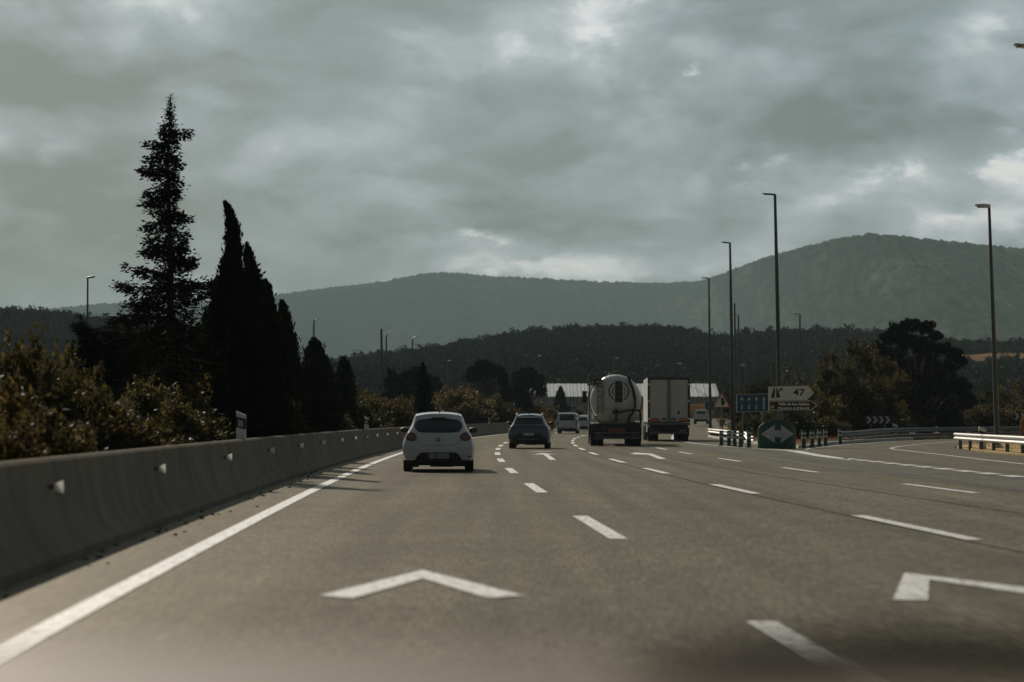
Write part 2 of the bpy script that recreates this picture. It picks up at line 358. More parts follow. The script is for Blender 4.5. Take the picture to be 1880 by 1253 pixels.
soft = None
for b_ in CLOUD_SOFT: soft = blob(*b_) if soft is None else mth('ADD', soft, blob(*b_))
hard = None
for b_ in CLOUD_HARD: hard = blob(*b_) if hard is None else mth('ADD', hard, blob(*b_))
fine2 = noise(cx.outputs[0], 60, 7, .6, .2, (7, 2, 0)).outputs['Fac']
crisp = mth('ADD', .55, mth('ADD', mth('MULTIPLY', mth('SUBTRACT', fine, .5), 2.6), mth('MULTIPLY', mth('SUBTRACT', fine2, .5), 1.3)))
hard = sm(mth('MULTIPLY', hard, crisp), .2, .75)
edges = mth('SUBTRACT', sm(noise(cx.outputs[0], 14, 8, .5, .3, (9.2, 3.3, 0)).outputs['Fac'], .46, .60), .5)
tot = mth('ADD', mth('MULTIPLY', soft, .46), mth('ADD', mth('MULTIPLY', mth('SUBTRACT', big, .5), .6), mth('ADD', mth('MULTIPLY', mth('SUBTRACT', fine, .5), .35), mth('ADD', mth('MULTIPLY', mth('SUBTRACT', mid, .5), .75), mth('MULTIPLY', edges, .16)))))
tot = mth('ADD', mth('ADD', tot, mth('MULTIPLY', hard, .40)), .34)
tot = mth('MULTIPLY_ADD', tot, 1.16, -.07)
cr = node(nt, 'ShaderNodeValToRGB'); nt.links.new(tot, cr.inputs[0]); e = cr.color_ramp.elements
e[0].position = 0; e[0].color = lin(100, 113, 112); e[1].position = 1; e[1].color = lin(224, 226, 222)
for p_, c_ in ((.36, (134, 147, 151)), (.6, (161, 172, 176)), (.82, (207, 211, 213))):
    q = e.new(p_); q.color = lin(*c_)
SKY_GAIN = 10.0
back_dim = mth('ADD', mth('MULTIPLY', sm(Y, -.5, .9), .92), .24)  # invented dimming of the unseen sky behind and overhead, cuts fill light
sc = node(nt, 'ShaderNodeVectorMath', operation='SCALE'); nt.links.new(cr.outputs[0], sc.inputs[0]); nt.links.new(mth('MULTIPLY', back_dim, SKY_GAIN), sc.inputs['Scale'])
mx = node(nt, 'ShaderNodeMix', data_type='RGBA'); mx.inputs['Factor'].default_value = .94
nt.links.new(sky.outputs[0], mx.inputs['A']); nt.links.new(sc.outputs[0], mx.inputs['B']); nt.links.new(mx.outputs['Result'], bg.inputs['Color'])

sl = bpy.data.lights.new('sun', 'SUN'); so = bpy.data.objects.new('sun', sl); COL.objects.link(so)
sl.energy = 4.6; sl.angle = R(.6); sl.color = (1, .91, .78)
sd = Vector((math.sin(SUN_AZ) * math.cos(SUN_EL), math.cos(SUN_AZ) * math.cos(SUN_EL), math.sin(SUN_EL)))
so.rotation_euler = sd.to_track_quat('Z', 'Y').to_euler(); so.location = (-30, 60, 60)
vs_ = S.view_settings; vs_.view_transform = 'Standard'; vs_.look = 'None'; vs_.exposure = 0; vs_.gamma = 1
S.cycles.use_denoising = True; S.cycles.max_bounces = 6; S.cycles.volume_bounces = 0; S.cycles.transparent_max_bounces = 8
S.cycles.sample_clamp_indirect = 3; S.cycles.sample_clamp_direct = 3

# haze: one closed box of even, thin air
hb = MB().box((0, 3400, 172), (9000, 8000, 364))
hz = hb.build('haze', None) if False else None
hm = bpy.data.materials.new('haze_air'); hm.use_nodes = True; ht = hm.node_tree
ht.nodes.remove(ht.nodes['Principled BSDF'])
pv = node(ht, 'ShaderNodeVolumePrincipled'); pv.inputs['Density'].default_value = 1.15e-4; pv.inputs['Color'].default_value = (.5, .66, .69, 1)
pv.inputs['Anisotropy'].default_value = 0
ht.links.new(pv.outputs[0], ht.nodes['Material Output'].inputs['Volume'])
hz = hb.build('haze', hm); tag(hz, kind='stuff')

# ------------------------------------------------------------------ road plan
def fit(pts, deg=4):
    c = np.polyfit([p[0] for p in pts], [p[1] for p in pts], deg); y0, y1 = pts[0][0], pts[-1][0]
    d = np.polyder(c)
    def f(y):
        yy = min(max(y, y0), y1); return float(np.polyval(c, yy) + np.polyval(d, yy) * (y - yy))
    return f
FAR = lambda off: [(y, off + 3.5e-4 * (y - 105) ** 2) for y in (230, 262, 300, 360, 420)]
barrier_x = fit([(10, -3.62), (18.3, -3.88), (33, -4.42), (50, -4.72), (72, -4.92), (95, -4.98), (120, -4.85), (160, -3.6), (196, -1.85)] + FAR(-5.0), 5)
edge_x = fit([(9, -2.66), (13.1, -2.8), (15.6, -3.0), (32.4, -3.32), (48.5, -3.69), (65.6, -4.05), (91.6, -4.23), (120, -4.1), (165, -2.8), (189, -1.75)] + FAR(-4.3), 5)
l1 = fit([(9, 1.9), (15.6, 1.59), (32.4, .89), (48.9, .36), (64.1, -.1), (87, -.51), (97.8, -.57), (115, -.57), (134, -.4), (180, 1.35)] + FAR(-.6), 5)
l2 = fit([(29, 4.85), (45, 4.14), (60.7, 3.57), (75.9, 3.21), (91.6, 3.05), (105, 3.0), (141, 3.6), (175, 4.8)] + FAR(3.0), 4)
l3 = fit([(30, 8.75), (45.4, 8.0), (62, 7.44), (76.9, 6.93), (93, 6.6), (107, 6.5), (141, 7.0)] + FAR(6.5), 4)
def strip(name, left, right, ys, z, m, kind='structure', cols=6):
    P = [[(l + (r - l) * j / cols, y, zr(y) + z) for j in range(cols + 1)] for y in ys for l, r in ((left(y), right(y)),)]
    o = MB().grid(P).build(name, m, smooth=60)
    return tag(o, kind=kind)
pl = lambda pts: (lambda y: float(np.interp(y, [p[0] for p in pts], [p[1] for p in pts])))
right_edge = pl([(-30, 15.5), (40, 16.6), (70, 17.6), (92, 18.5), (104, 19.2), (106, 13.6), (108.5, 12.8), (113, 12.55), (128, 12.6), (175, 14.2), (200, 16.5), (230, 18.7), (300, 27), (420, 48.5), (700, 132)])
YS = sorted(set(list(range(-30, 140, 5)) + list(range(140, 701, 8)) + [104, 106, 108.5, 113]))
mw = strip('motorway', lambda y: barrier_x(y) - .3, right_edge, YS, 0, M['asphalt'], cols=10)
la = mw.data.attributes.new('lane', 'FLOAT', 'POINT')
la.data.foreach_set('value', [v.co.x - l1(v.co.y) + 37.5 for v in mw.data.vertices])
ramp_l = pl([(96, 13.2), (105, 12.9), (108, 13.0), (123.5, 16.5), (141, 21.7), (158, 28), (176, 37), (215, 60)])
ramp_r = pl([(96, 18.7), (111, 20.2), (118, 21.8), (141, 28.8), (160, 37), (180, 47), (215, 72)])
strip('exit_road', ramp_l, ramp_r, [96, 100, 105, 108, 112, 118, 123.5, 130, 135, 141, 150, 158, 167, 176, 190, 215], -.006, M['asphalt'])
strip('resurfaced_lane', lambda y: float(np.interp(y, [36, 60, 90, 127], [9.4, 8.6, 7.9, 8.4])), lambda y: float(np.interp(y, [36, 54, 66, 79, 99, 107, 127], [12.0, 11.25, 11.0, 10.8, 11.1, 10.6, 9.5])), [36, 45, 54, 66, 79, 90, 99, 107, 117, 127], .004, M['asphalt_blue'])

strip('opposite_carriageway', lambda y: barrier_x(y) - 21, lambda y: barrier_x(y) - 11.5, YS, .12, M['asphalt'])

# ground: one sheet
ys = list(np.arange(-500, -40, 60)) + list(np.arange(-40, 400, 8)) + list(np.geomspace(400, 7000, 34))
xs = sorted(set(list(-np.geomspace(6, 4300, 28)) + list(np.geomspace(6, 4300, 28)) + [0]))
P = [[(x, y, (zr(y) if y < 900 else min(zr(y), 12)) - .07 + (.15 if x < barrier_x(y) - 3 and y < 400 else 0)) for x in xs] for y in ys]
tag(MB().grid(P).build('ground', M['soil'], smooth=60), kind='structure')

# raised gore ground with kerb, and the dry-grass island
def slab(name, poly, h, m, kind='structure'):
    mb = MB(); n = len(poly)
    mb.add([(x, y, zr(y) - .05) for x, y in poly] + [(x, y, zr(y) + h) for x, y in poly], [tuple(range(n, 2 * n))] + [(i, (i + 1) % n, (i + 1) % n + n, i + n) for i in range(n)])
    o = mb.build(name, m)
    return tag(o, kind=kind)
gore = [(13.0, 108.6), (12.75, 113), (12.8, 128), (14.4, 175), (16.7, 200), (18.9, 230), (27.2, 300), (60, 300), (57, 215), (34.5, 176), (26, 158), (20.3, 141), (15.9, 123.5)]
slab('gore_verge', gore, .1, M['verge'])
island = [(18.6, 92), (20.4, 111), (22, 118), (29, 141), (37.2, 160), (47.5, 180), (73, 215), (140, 215), (140, -30), (15.7, -30), (16.8, 40), (17.8, 70)]
slab('grass_island', island, .05, M['straw'])
def kerb(name, pts, wd=.14, h=.13):
    mb = MB()
    for a, b in zip(pts[:-1], pts[1:]):
        a, b = Vector(a), Vector(b); d = b - a; L = d.length; n = max(1, round(L / 1.0))
        for i in range(n):
            c = a + d * ((i + .5) / n)
            mb.box((c.x, c.y, zr(c.y) + h / 2 - .02), (L / n - .015, wd, h + .04), math.atan2(d.y, d.x))
    return tag(mb.build(name, M['kerb'], weld=False), kind='structure')
kerb('kerb', [(12.9, 108.4), (12.62, 113), (12.68, 128), (14.25, 175), (16.55, 200)])
kerb('kerb', [(13.1, 108.4), (16.1, 123.5), (20.5, 141), (26, 157)])

# ------------------------------------------------------------------ painted markings
def ribbon(mb, xf, y0, y1, wd, z=.008, n=None):
    n = n or max(1, int((y1 - y0) / 6))
    rows = []
    for i in range(n + 1):
        y = y0 + (y1 - y0) * i / n; x = xf(y)
        rows.append([(x - wd / 2, y, zr(y) + z), (x + wd / 2, y, zr(y) + z)])
    mb.grid(rows)
mb = MB(); ribbon(mb, edge_x, 4, 420, .2, n=90); tag(mb.build('edge_line', M['paint_line']), kind='structure')
mb = MB()
for a, b in ((9.2, 15.6), (26.2, 32.4), (42.7, 48.9), (58, 64.1), (73, 79.5), (87.4, 94.6), (102, 109), (114.7, 122), (129, 137), (144, 152), (158, 166), (173, 181), (188, 196), (203, 211), (218, 226)): ribbon(mb, l1, a, b, .2)
for a, b in ((9.4, 15.6), (26, 32.6), (42.1, 48.1), (57.7, 64.1), (72, 79), (88, 94.6), (101.5, 109), (115, 122.5), (128.5, 137), (143, 152), (156.5, 165), (171, 179.5), (185, 194), (200, 208), (214, 222)): ribbon(mb, l2, a, b, .2)
for a, b in ((9, 15), (26, 32), (42.4, 48.5), (58.9, 64.8), (74, 80), (90, 96), (103, 110), (118, 124), (132, 139), (147, 154)): ribbon(mb, l3, a, b, .18)
tag(mb.build('lane_dashes', M['paint_line']), kind='structure')
mb = MB(); ribbon(mb, lambda y: l2(y) - .13, 5, 230, .03, z=.004, n=60); ribbon(mb, lambda y: l3(y) - 1.6, 5, 120, .035, z=.004, n=40); tag(mb.build('paving_seam', M['seam']), kind='structure')
def painted(name, pixels, z=.009):
    o = MB().add([gp(x, y, z) for x, y in pixels], [tuple(range(len(pixels)))]).build(name, M['paint_line'])
    return tag(o, kind='structure')
def painted_m(name, polys, z=.008):
    mb = MB()
    for p in polys: mb.add([(x, y, zr(y) + z) for x, y in p], [tuple(range(len(p)))])
    return tag(mb.build(name, M['paint_line'], weld=False), kind='structure')
painted('lane_chevron', [(777, 1045.5), (959, 1092), (896, 1097), (777, 1061), (649, 1097), (588, 1092)])
painted('lane_arrow', [(1658.7, 1050.7), (2260, 1124), (2260, 1144), (1704, 1063), (1702, 1101), (1637, 1100)])
painted('lane_arrow', [(995, 832), (1024, 834.8), (1006, 834.4), (1021, 844.6), (1010, 844.6), (997, 834.6), (978, 834.6)])
painted('lane_arrow', [(1166, 831), (1196, 833), (1224, 843), (1210, 843), (1190, 835.2), (1156, 834)])
painted('lane_arrow', [(969, 829.2), (990, 828.4), (1014, 829), (1012, 829.6), (990, 829.2)])
edge4 = pl([(99.5, 11.7), (107, 10.9), (113, 10.3), (128, 9.75), (150, 10.0), (175, 11.6), (200, 13.4), (230, 15.8)])
mb = MB(); ribbon(mb, edge4, 99.5, 230, .2, n=30)
wedge = [gp(1458, 827, .008), gp(1475, 829, .008), gp(1500, 834, .008), gp(1560, 843, .008), gp(1562, 845.5, .008), gp(1500, 838, .008), gp(1440, 827.5, .008), gp(1390, 824.3, .008), gp(1392, 823.4, .008), gp(1450, 826, .008)]
for a in (('1', 4),): pass
mb.add(wedge, [tuple(range(len(wedge)))])
y = 80.0; gx = pl([(30, 11.9), (54, 11.42), (66, 11.2), (80, 11.0)])
while y > 30:
    ribbon(mb, gx, y - 1.9, y - .25, .42, n=1); y -= 2.65
tag(mb.build('exit_lane_line', M['paint_line'], weld=False), kind='structure')
mb = MB()
pts = [(14.0, 50), (14.75, 69.5), (15.5, 85), (16.15, 99), (16.45, 104.5), (16.9, 108), (18.2, 114), (20.8, 124), (25.6, 140), (31, 155), (38, 170)]
ribbon(mb, pl([(b, a) for a, b in pts]), 50, 170, .16, n=60)
ribbon(mb, pl([(103, 12.55), (105, 12.75), (108.5, 13.5), (123, 17.0), (141, 22.2), (158, 28.7), (176, 37.8)]), 103, 176, .18, n=40)
tag(mb.build('exit_road_line', M['paint_line'], weld=False), kind='structure')

# ------------------------------------------------------------------ concrete barrier
prof = [(0, 0), (0, .08), (-.17, .27), (-.25, .55), (-.3, .9), (-.33, .93), (-.47, .93), (-.5, .9), (-.55, .55), (-.63, .27), (-.8, .08), (-.8, 0)]
ysb = list(np.arange(2, 300, 2.0)) + list(np.arange(300, 430, 6.0))
rows = [[(barrier_x(y) + u, y, zr(y) + v) for u, v in prof] for y in ysb]
bar = MB().grid(rows).build('concrete_barrier', M['concrete'], smooth=35)
tag(bar, 'long grey concrete safety barrier curving along the left road edge', 'barrier')
for y in np.arange(6.0, 250, 6.0):
    x = barrier_x(y); mb = MB()
    mb.grid([[(x + u + (.003 if u > -.4 else -.003), y + dy, zr(y) + v + (.003 if v > .9 else 0)) for u, v in prof[:7]] for dy in (-.012, .012)])
    mb.build('joint', M['sign_black'], bar, weld=False)

def on_barrier(px, off=0.0):                # where the barrier face stands under a photo column
    lo, hi = 6.0, 200.0
    g = lambda y: 940 + F * (barrier_x(y) + off) / y - px
    for _ in range(60):
        m_ = (lo + hi) / 2
        if g(m_) < 0: lo = m_
        else: hi = m_
    return lo
# reflectors bolted to the barrier face, each one a small trapezoid plate
refl = MB(); refl.prism([(0, -.03), (.085, -.062), (.085, .062), (.0, .03)], -.006, .006)
refl_me = refl.mesh('reflector', M['reflector'])
brk = MB().box((-.025, 0, 0), (.05, .03, .05)).mesh('bracket', M['galv_dull'])
names = ['nearest the camera', 'second from the camera', 'third from the camera', 'fourth from the camera', 'fifth from the camera', 'sixth from the camera', 'seventh from the camera', 'eighth from the camera', 'ninth from the camera', 'tenth from the camera', 'just behind the white hatchback bumper', 'level with the white hatchback rear wheel']
rx = [103, 295, 420, 496, 550, 591, 625, 650, 672, 690, 709, 727]
for i, px in enumerate(rx):
    d = on_barrier(px - 4 if i < 3 else px, -.22)
    r = thing('barrier_reflector', 'white trapezoid reflector plate on the concrete barrier, ' + names[i], 'reflector', (barrier_x(d) - .21, d, zr(d) + .67), 0, 'reflectors along the concrete barrier')
    link('plate', refl_me, None, r); link('bracket', brk, None, r)

# white delineator posts standing on the barrier
def delineator(name, label, x, y, z, h, red=False, group='white delineator posts'):
    t = thing(name, label, 'delineator', (x, y, z), 0, group)
    wd = h * .32
    MB().prism([(-wd / 2, 0), (wd / 2, 0), (wd / 2, h * .86), (-wd / 2, h)], -.05, .05).build('post', M['sign_white'], t)
    MB().prism([(-wd / 2 - .003, h * .45), (wd / 2 + .003, h * .37), (wd / 2 + .003, h * .72), (-wd / 2 - .003, h * .82)][:], -.054, .054).build('band', M['sign_black'], t)
    MB().prism([(-wd * .3, h * .48), (wd * .25, h * .46), (wd * .25, h * .67), (-wd * .3, h * .70)], -.058, .058).build('reflector', M['sign_red'] if red else M['reflector'], t)
    return t
for px, lab in ((443, 'white post with slanted black bands on the barrier before the cypress trees'), (673, 'white post with black bands on the barrier left of the white hatchback'), (898, 'tiny white banded post on the barrier between hatchback and SUV')):
    if px < 700: d = on_barrier(px, -.4)
    else: d = 190.0
    x = (px - 940) / F * d
    delineator('delineator_post', lab, x, d, zr(d) + .91, .54 if px < 600 else .5)

def unit(a): return a / np.maximum(1e-9, np.linalg.norm(a, axis=-1, keepdims=True))
def leaf_quads(P, D, L, Wd, rg):
    n = len(P); D = unit(D); L = np.broadcast_to(L, (n,))[:, None]; Wd = np.broadcast_to(Wd, (n,))[:, None]
    Sd = unit(np.cross(D, rg.normal(size=(n, 3)))); U = np.cross(D, Sd)
    V = np.empty((n, 4, 3)); V[:, 0] = P - D * L / 2; V[:, 1] = P + Sd * Wd / 2 + U * L * .06; V[:, 2] = P + D * L / 2; V[:, 3] = P - Sd * Wd / 2 + U * L * .06
    return V.reshape(-1, 3)

# ------------------------------------------------------------------ hills
def ridge(prof):
    return lambda px: float(np.interp(px, [p[0] for p in prof], [p[1] for p in prof]))
def mountain(name, prof, D0, front, back, zfoot, m, bump, step=2.0, x0=-1800, x1=3700, rough=0.0, seed=3):
    rg = np.random.default_rng(seed); rd = ridge(prof)
    pxs = np.arange(x0, x1, step); nrow = 70
    D = D0(pxs) if callable(D0) else np.full(len(pxs), float(D0))
    zr_ = np.array([EYE + (HZ - rd(p)) / F * d_ for p, d_ in zip(pxs, D)])
    # gentle, long variation of the slope
    T = np.concatenate([np.linspace(0, 1, nrow), np.linspace(1, 2, 14)[1:]])
    V = np.zeros((len(T), len(pxs), 3))
    ph = rg.uniform(0, 6.28, 12); fr = rg.uniform(.004, .03, 12)
    for i, t in enumerate(T):
        yy = D - front * (1 - t) if t <= 1 else D + back * (t - 1)
        s = t if t <= 1 else 2 - t
        k = s ** 1.25 if t <= 1 else s
        wob = sum(np.sin(pxs * fr[j] + ph[j] + t * (j % 5) * 1.7) for j in range(12)) / 12
        V[i, :, 0] = (pxs - 940) / F * D * (1 if t > 1 else (yy / D) ** .15)
        V[i, :, 1] = yy
        V[i, :, 2] = zfoot + (zr_ - zfoot) * np.clip(k + rough * wob * math.sin(math.pi * min(1, s)), 0, 1.0)
        V[i, :, 2] += np.convolve(rg.uniform(-bump, bump, len(pxs) + 4), [0, .3, .7, .3, 0], 'valid') * (.4 + .6 * s) * .55
    nv = len(pxs); I = np.arange(len(T) - 1)[:, None] * nv + np.arange(nv - 1)[None, :]
    Q = np.stack([I, I + 1, I + 1 + nv, I + nv], -1).reshape(-1, 4)
    me = tris(name, V.reshape(-1, 3), Q, m); return tag(link(name, me, m), kind='structure')
PA = [(-1800, 620), (-700, 600), (0, 582), (60, 572), (100, 566), (180, 558), (230, 555), (330, 556), (430, 550), (500, 542), (600, 528), (680, 520), (740, 509), (790, 500), (850, 501), (900, 507), (1000, 511), (1100, 517), (1200, 519), (1290, 517), (1500, 520), (2600, 540), (3700, 600)]
PB = [(-1800, 765), (-700, 760), (700, 760), (800, 600), (900, 540), (1000, 524), (1100, 524), (1200, 523), (1250, 520), (1290, 515), (1340, 497), (1400, 474), (1480, 452), (1540, 437), (1600, 428), (1650, 432), (1700, 438), (1800, 448), (1880, 456), (2200, 500), (2600, 550), (3700, 620)]
M['mtn_a'] = mountain_mat('far_forest', (.016, .022, .017), (.075, .085, .065), .006)
M['mtn_b'] = mountain_mat('near_forest', (.012, .017, .012), (.15, .155, .115), .01)
mountain('mountain', PA, 5600, 2000, 900, 5, M['mtn_a'], 4.5, 2.0, rough=.1, seed=5)
mountain('mountain', PB, lambda p: np.interp(p, [900, 1200, 1300, 1450, 1620, 1900], [5500, 5400, 5000, 3900, 3200, 3000]), 1300, 800, 5, M['mtn_b'], 3.0, 2.0, rough=.06, seed=8)
PC = [(-1800, 590), (-700, 560), (0, 575), (40, 574), (75, 575), (100, 583), (150, 588), (230, 598), (350, 640), (450, 690), (540, 704), (600, 678), (650, 665), (700, 657), (800, 647), (900, 627), (960, 617), (1050, 611), (1150, 607), (1250, 611), (1290, 621), (1340, 626), (1400, 619), (1500, 614), (1600, 617), (1700, 630), (1760, 634), (1880, 638), (2600, 640), (3700, 650)]
DC = 820.0; FRONT = 360.0
hill = mountain('wooded_hill', [(x, y + 8) for x, y in PC], DC, FRONT, 300, 4, M['forest_floor'], .2, 6.0, seed=9)
# forest crowns on the hill: one mass
rdc = ridge(PC)
def hill_z(px, t):
    zt = EYE + (HZ - rdc(px) - 8) / F * DC
    return 4 + (zt - 4) * t ** 1.25
def crowns(spots, rg, k=70):
    n = len(spots); A = np.array(spots); c = A[:, None, :3]; r = A[:, None, 3:4]; h = A[:, None, 4:5]
    q = rg.normal(size=(n, k, 3)); q /= np.linalg.norm(q, axis=-1, keepdims=True); q *= rg.uniform(.55, 1.0, (n, k, 1))
    lob = rg.normal(size=(n, 5, 3)) * .35; q = q * .72 + np.take_along_axis(lob, rg.integers(0, 5, (n, k, 1)), axis=1)
    P = c + q * np.concatenate([r, r, h * .8], -1) + np.concatenate([r * 0, r * 0, h * .95], -1)
    D = q + rg.normal(size=(n, k, 3)) * .6
    return leaf_quads(P.reshape(-1, 3), D.reshape(-1, 3), (r * rg.uniform(.3, .7, (n, k, 1))).ravel(), (r * rg.uniform(.25, .5, (n, k, 1))).ravel(), rg)
rg = np.random.default_rng(21); spots = []
t = .02
while t < 1.04:
    yy = DC - FRONT * (1 - t); step = 4.3
    px = -700.0
    while px < 2600:
        p = px + rg.uniform(-1, 1) * 8; tt = t + rg.uniform(-1, 1) * .006
        s_ = min(1, max(.001, tt)); z = hill_z(p, s_); x = (p - 940) / F * DC * (yy / DC) ** .15; y = DC - FRONT * (1 - tt)
        ppx = 940 + F * x / y; ppy = HZ - (z - EYE) * F / y
        field = ppx > 1735 and 651 < ppy < 667
        if not field and not (ppx > 1735 and 667 <= ppy < 692 and rg.random() < .85) and not (ppx > 1735 and ppy > 692 and rg.random() < .3):
            h = rg.uniform(1.5, 2.5) if rg.random() < .94 else rg.uniform(2.4, 3.2)
            spots.append((x, y, z, rg.uniform(1.6, 2.9), h))
        px += step / (DC / F) / (yy / DC) ** .15 * rg.uniform(.75, 1.3)
    t += 4.2 / FRONT
me = raw('forest', crowns(spots, rg), 4, M['forest'])
tag(link('forest', me, M['forest']), kind='stuff')
# dry field on the slope
mb = MB(); rows = []
for px in range(1700, 2050, 12):
    row = []
    for q in (651, 654, 657, 660, 663):
        # solve t for that photo height
        lo, hi = 0.0, 1.0
        for _ in range(30):
            m_ = (lo + hi) / 2; y = DC - FRONT * (1 - m_); ppy = HZ - (hill_z(px, m_) - EYE) * F / y
            if ppy > q + 3 * math.sin(px * .03): lo = m_
            else: hi = m_
        y = DC - FRONT * (1 - lo); row.append(((px - 940) / F * DC * (y / DC) ** .15, y, hill_z(px, lo) + .35))
    rows.append(row)
tag(mb.grid(rows).build('dry_field', M['dry_field'], smooth=80), kind='structure')

# earth bank below the shed
def mound(name, cx, cy, lx, ly, h, m, z0=0, seed=1):
    rg = np.random.default_rng(seed); rows = []
    for i in range(25):
        row = []
        for j in range(13):
            u, v = i / 24 * 2 - 1, j / 12 * 2 - 1
            z = h * max(0, 1 - abs(u) ** 2.5) * max(0, 1 - abs(v) ** 2) * (1 + rg.uniform(-.15, .15))
            row.append((cx + u * lx, cy + v * ly, z0 - .3 + z))
        rows.append(row)
    return tag(MB().grid(rows).build(name, m, smooth=60), kind='structure')
mound('earth_bank', 32, 405, 15, 9, 2.6, M['earth'], zr(405), 3)
mound('earth_bank', 8, 400, 10, 10, 1.3, M['verge'], zr(400), 4)

# ------------------------------------------------------------------ white-roofed shed under the hill
def shed():
    d = 452; t = thing('industrial_shed', 'long low industrial shed with bright ribbed sheet roof under the wooded hill', 'shed', (7.0, d, zr(d)))
    L = 31.5; zb = zr(d)
    ze, zt = 5.5 - zb, 8.05 - zb
    mb = MB(); mb.box((L / 2, 6, ze / 2 - .5), (L, 12, ze + 1)); mb.build('wall', M['shed_wall'], t)
    rows = [[(-.3, -.4, ze), (L + .3, -.4, ze)], [(-.3, 9, zt), (L + .3, 9, zt)], [(-.3, 18, ze), (L + .3, 18, ze)]]
    MB().grid(rows).build('roof', M['roof_white'], t)
    rs = MB(); ws = MB(); pn = MB(); x = 0.0; k = 0
    rr = random.Random(4)
    while x < L:
        for (a, b) in (((-.41, ze), (9, zt)),):
            rs.tube([(x, a[0], a[1] + .04), (x, b[0], b[1] + .04)], .075, 4)
        ws.box((x, -.04, ze / 2 - .3), (.09, .1, ze))
        w_ = rr.choice((.55, .75, .75, .9))
        if rr.random() < .2: MB().add([(x + .05, -.43, ze + .02), (x + w_ - .05, -.43, ze + .02), (x + w_ - .05, 9, zt + .03), (x + .05, 9, zt + .03)], [(0, 1, 2, 3)]).build('shade_painted_panel', M['shed_wall'], t)  # some roof sheets in wall grey: shade of the bays painted in
        x += w_; k += 1
    rs.build('roof_rib', M['shed_seam'], t); ws.build('wall_seam', M['shed_seam'], t)
    an = thing('industrial_shed', 'small lower annex shed beside the long ribbed shed, partly behind trees', 'shed', (3.2, 458, zb))
    MB().box((2.0, 3, 1.3), (4.2, 6, 5.4)).build('wall', M['shed_wall'], an)
    MB().grid([[(-.3, -.3, 4.0), (4.2, -.3, 4.0)], [(-.3, 4, 5.4), (4.2, 4, 5.4)]]).build('roof', M['roof_white'], an)
shed()

# ------------------------------------------------------------------ street lamps
def lamp(label, base_px, top_px, top_py, d, arm, r0=.1, r1=.05, thick=.07, rise=.06, group='street lamps', head=True, mhead='pole', split=0, headw=.3):
    xb = (base_px - 940) / F * d; tp = at(top_px, top_py, d); z0 = zr(d) - .05
    t = thing('street_lamp' if head else 'bare_mast', label, 'street lamp' if head else 'mast', (xb, d, z0), 0, group)
    tl = tp - Vector((xb, d, z0))
    if d > 200: r0 *= 1.45; r1 *= 1.45
    MB().tube([(0, 0, 0), tl * .5, tl], [r0, (r0 + r1) / 2, r1], 10).build('pole', M['pole'], t, smooth=40)
    MB().lathe([(r0 * 1.9, 0), (r0 * 1.9, .12), (r0 * 1.1, .3)], (0, 0, 0), 'z', 10).build('base', M['galv_dull'], t)
    if head:
        s = 1 if arm > 0 else -1; L = abs(arm)
        if split:
            MB().tube([tl, tl + Vector((s * L * split * .4, 0, rise * .6)), tl + Vector((s * L * split, 0, rise))], r1 * .8, 8).build('arm', M['pole'], t, smooth=40)
        p0 = tl + Vector((s * L * split if split else -s * .04, 0, rise if split else 0)); p1 = tl + Vector((s * L, 0, rise * (1.5 if split else 1)))
        h = MB()
        for p, th, wd in ((p0, thick, headw * .6), (p0 * .6 + p1 * .4, thick * 1.15, headw), (p0 * .1 + p1 * .9, thick * .6, headw * .8), (p1, thick * .3, headw * .5)):
            h.v += [(p.x, p.y - wd / 2, p.z - th / 2), (p.x, p.y + wd / 2, p.z - th / 2), (p.x, p.y + wd / 2, p.z + th * .3), (p.x, p.y + wd * .2, p.z + th / 2), (p.x, p.y - wd * .2, p.z + th / 2), (p.x, p.y - wd / 2, p.z + th * .3)]
        h.f += [(i * 6 + k, i * 6 + (k + 1) % 6, (i + 1) * 6 + (k + 1) % 6, (i + 1) * 6 + k) for i in range(3) for k in range(6)] + [tuple(range(6)), tuple(range(18, 24))]
        h.build('lamp_head', M[mhead], t, smooth=40)
        c = p0 * .45 + p1 * .55
        MB().box((c.x, c.y, c.z - thick * .55), (abs(p1.x - p0.x) * .6, headw * .6, .02)).build('lens', M['glassy'], t)
    return t
lamp('tallest dark lamp pole rising behind the white exit 47 sign', 1433, 1424, 357, 115, -.62, .14, .065)
lamp('second tall dark lamp pole, just left of the blue lane sign', 1346, 1341, 446, 146, -.52, .14, .065)
lamp('tall thin lamp pole between the box lorry and the triangular sign', 1304, 1302, 511, 183, -.6, .13, .06)
lamp('thin lamp pole just right of the pole by the blue lane sign', 1352, 1349, 557, 225, -.6, .1, .055, mhead='lamp_grey')
lamp('thin lamp pole, shorter one behind the pole by the blue lane sign', 1358, 1356, 579, 249, -.6, .1, .055)
lamp('thin distant lamp pole standing above the blue lane sign', 1386, 1384, 603, 283, -.75, .09, .05)
lamp('faint distant lamp pole between the blue lane sign and the exit 47 pole', 1416, 1415, 632, 325, -.5, .09, .05)
lamp('small far lamp with pale head low above the blue lane sign', 1370, 1369, 672, 470, -1.3, .1, .06, .12, mhead='roof_white')
lamp('small far lamp with pale head above the box lorry roof', 1252, 1252, 668, 462, -.9, .1, .06, .16, mhead='roof_white')
lamp('small far lamp with pale head above the tanker', 1127, 1127, 659, 424, .9, .1, .06, .13, mhead='roof_white', split=.3)
lamp('exit road lamp with rounded pale head above the orange tree', 1470, 1469, 577, 211, -.62, .09, .05, .13, rise=.1, mhead='lamp_grey')
lamp('tall lamp with thick rounded grey head behind the right guardrail', 1831, 1818, 378, 105, -.62, .125, .06, .16, rise=.05, mhead='lamp_grey', headw=.34)
lamp('lamp whose head reaches in at the upper right edge', 1900, 1893, 84, 58, -.36, .11, .06, .075, rise=.07, mhead='lamp_grey')
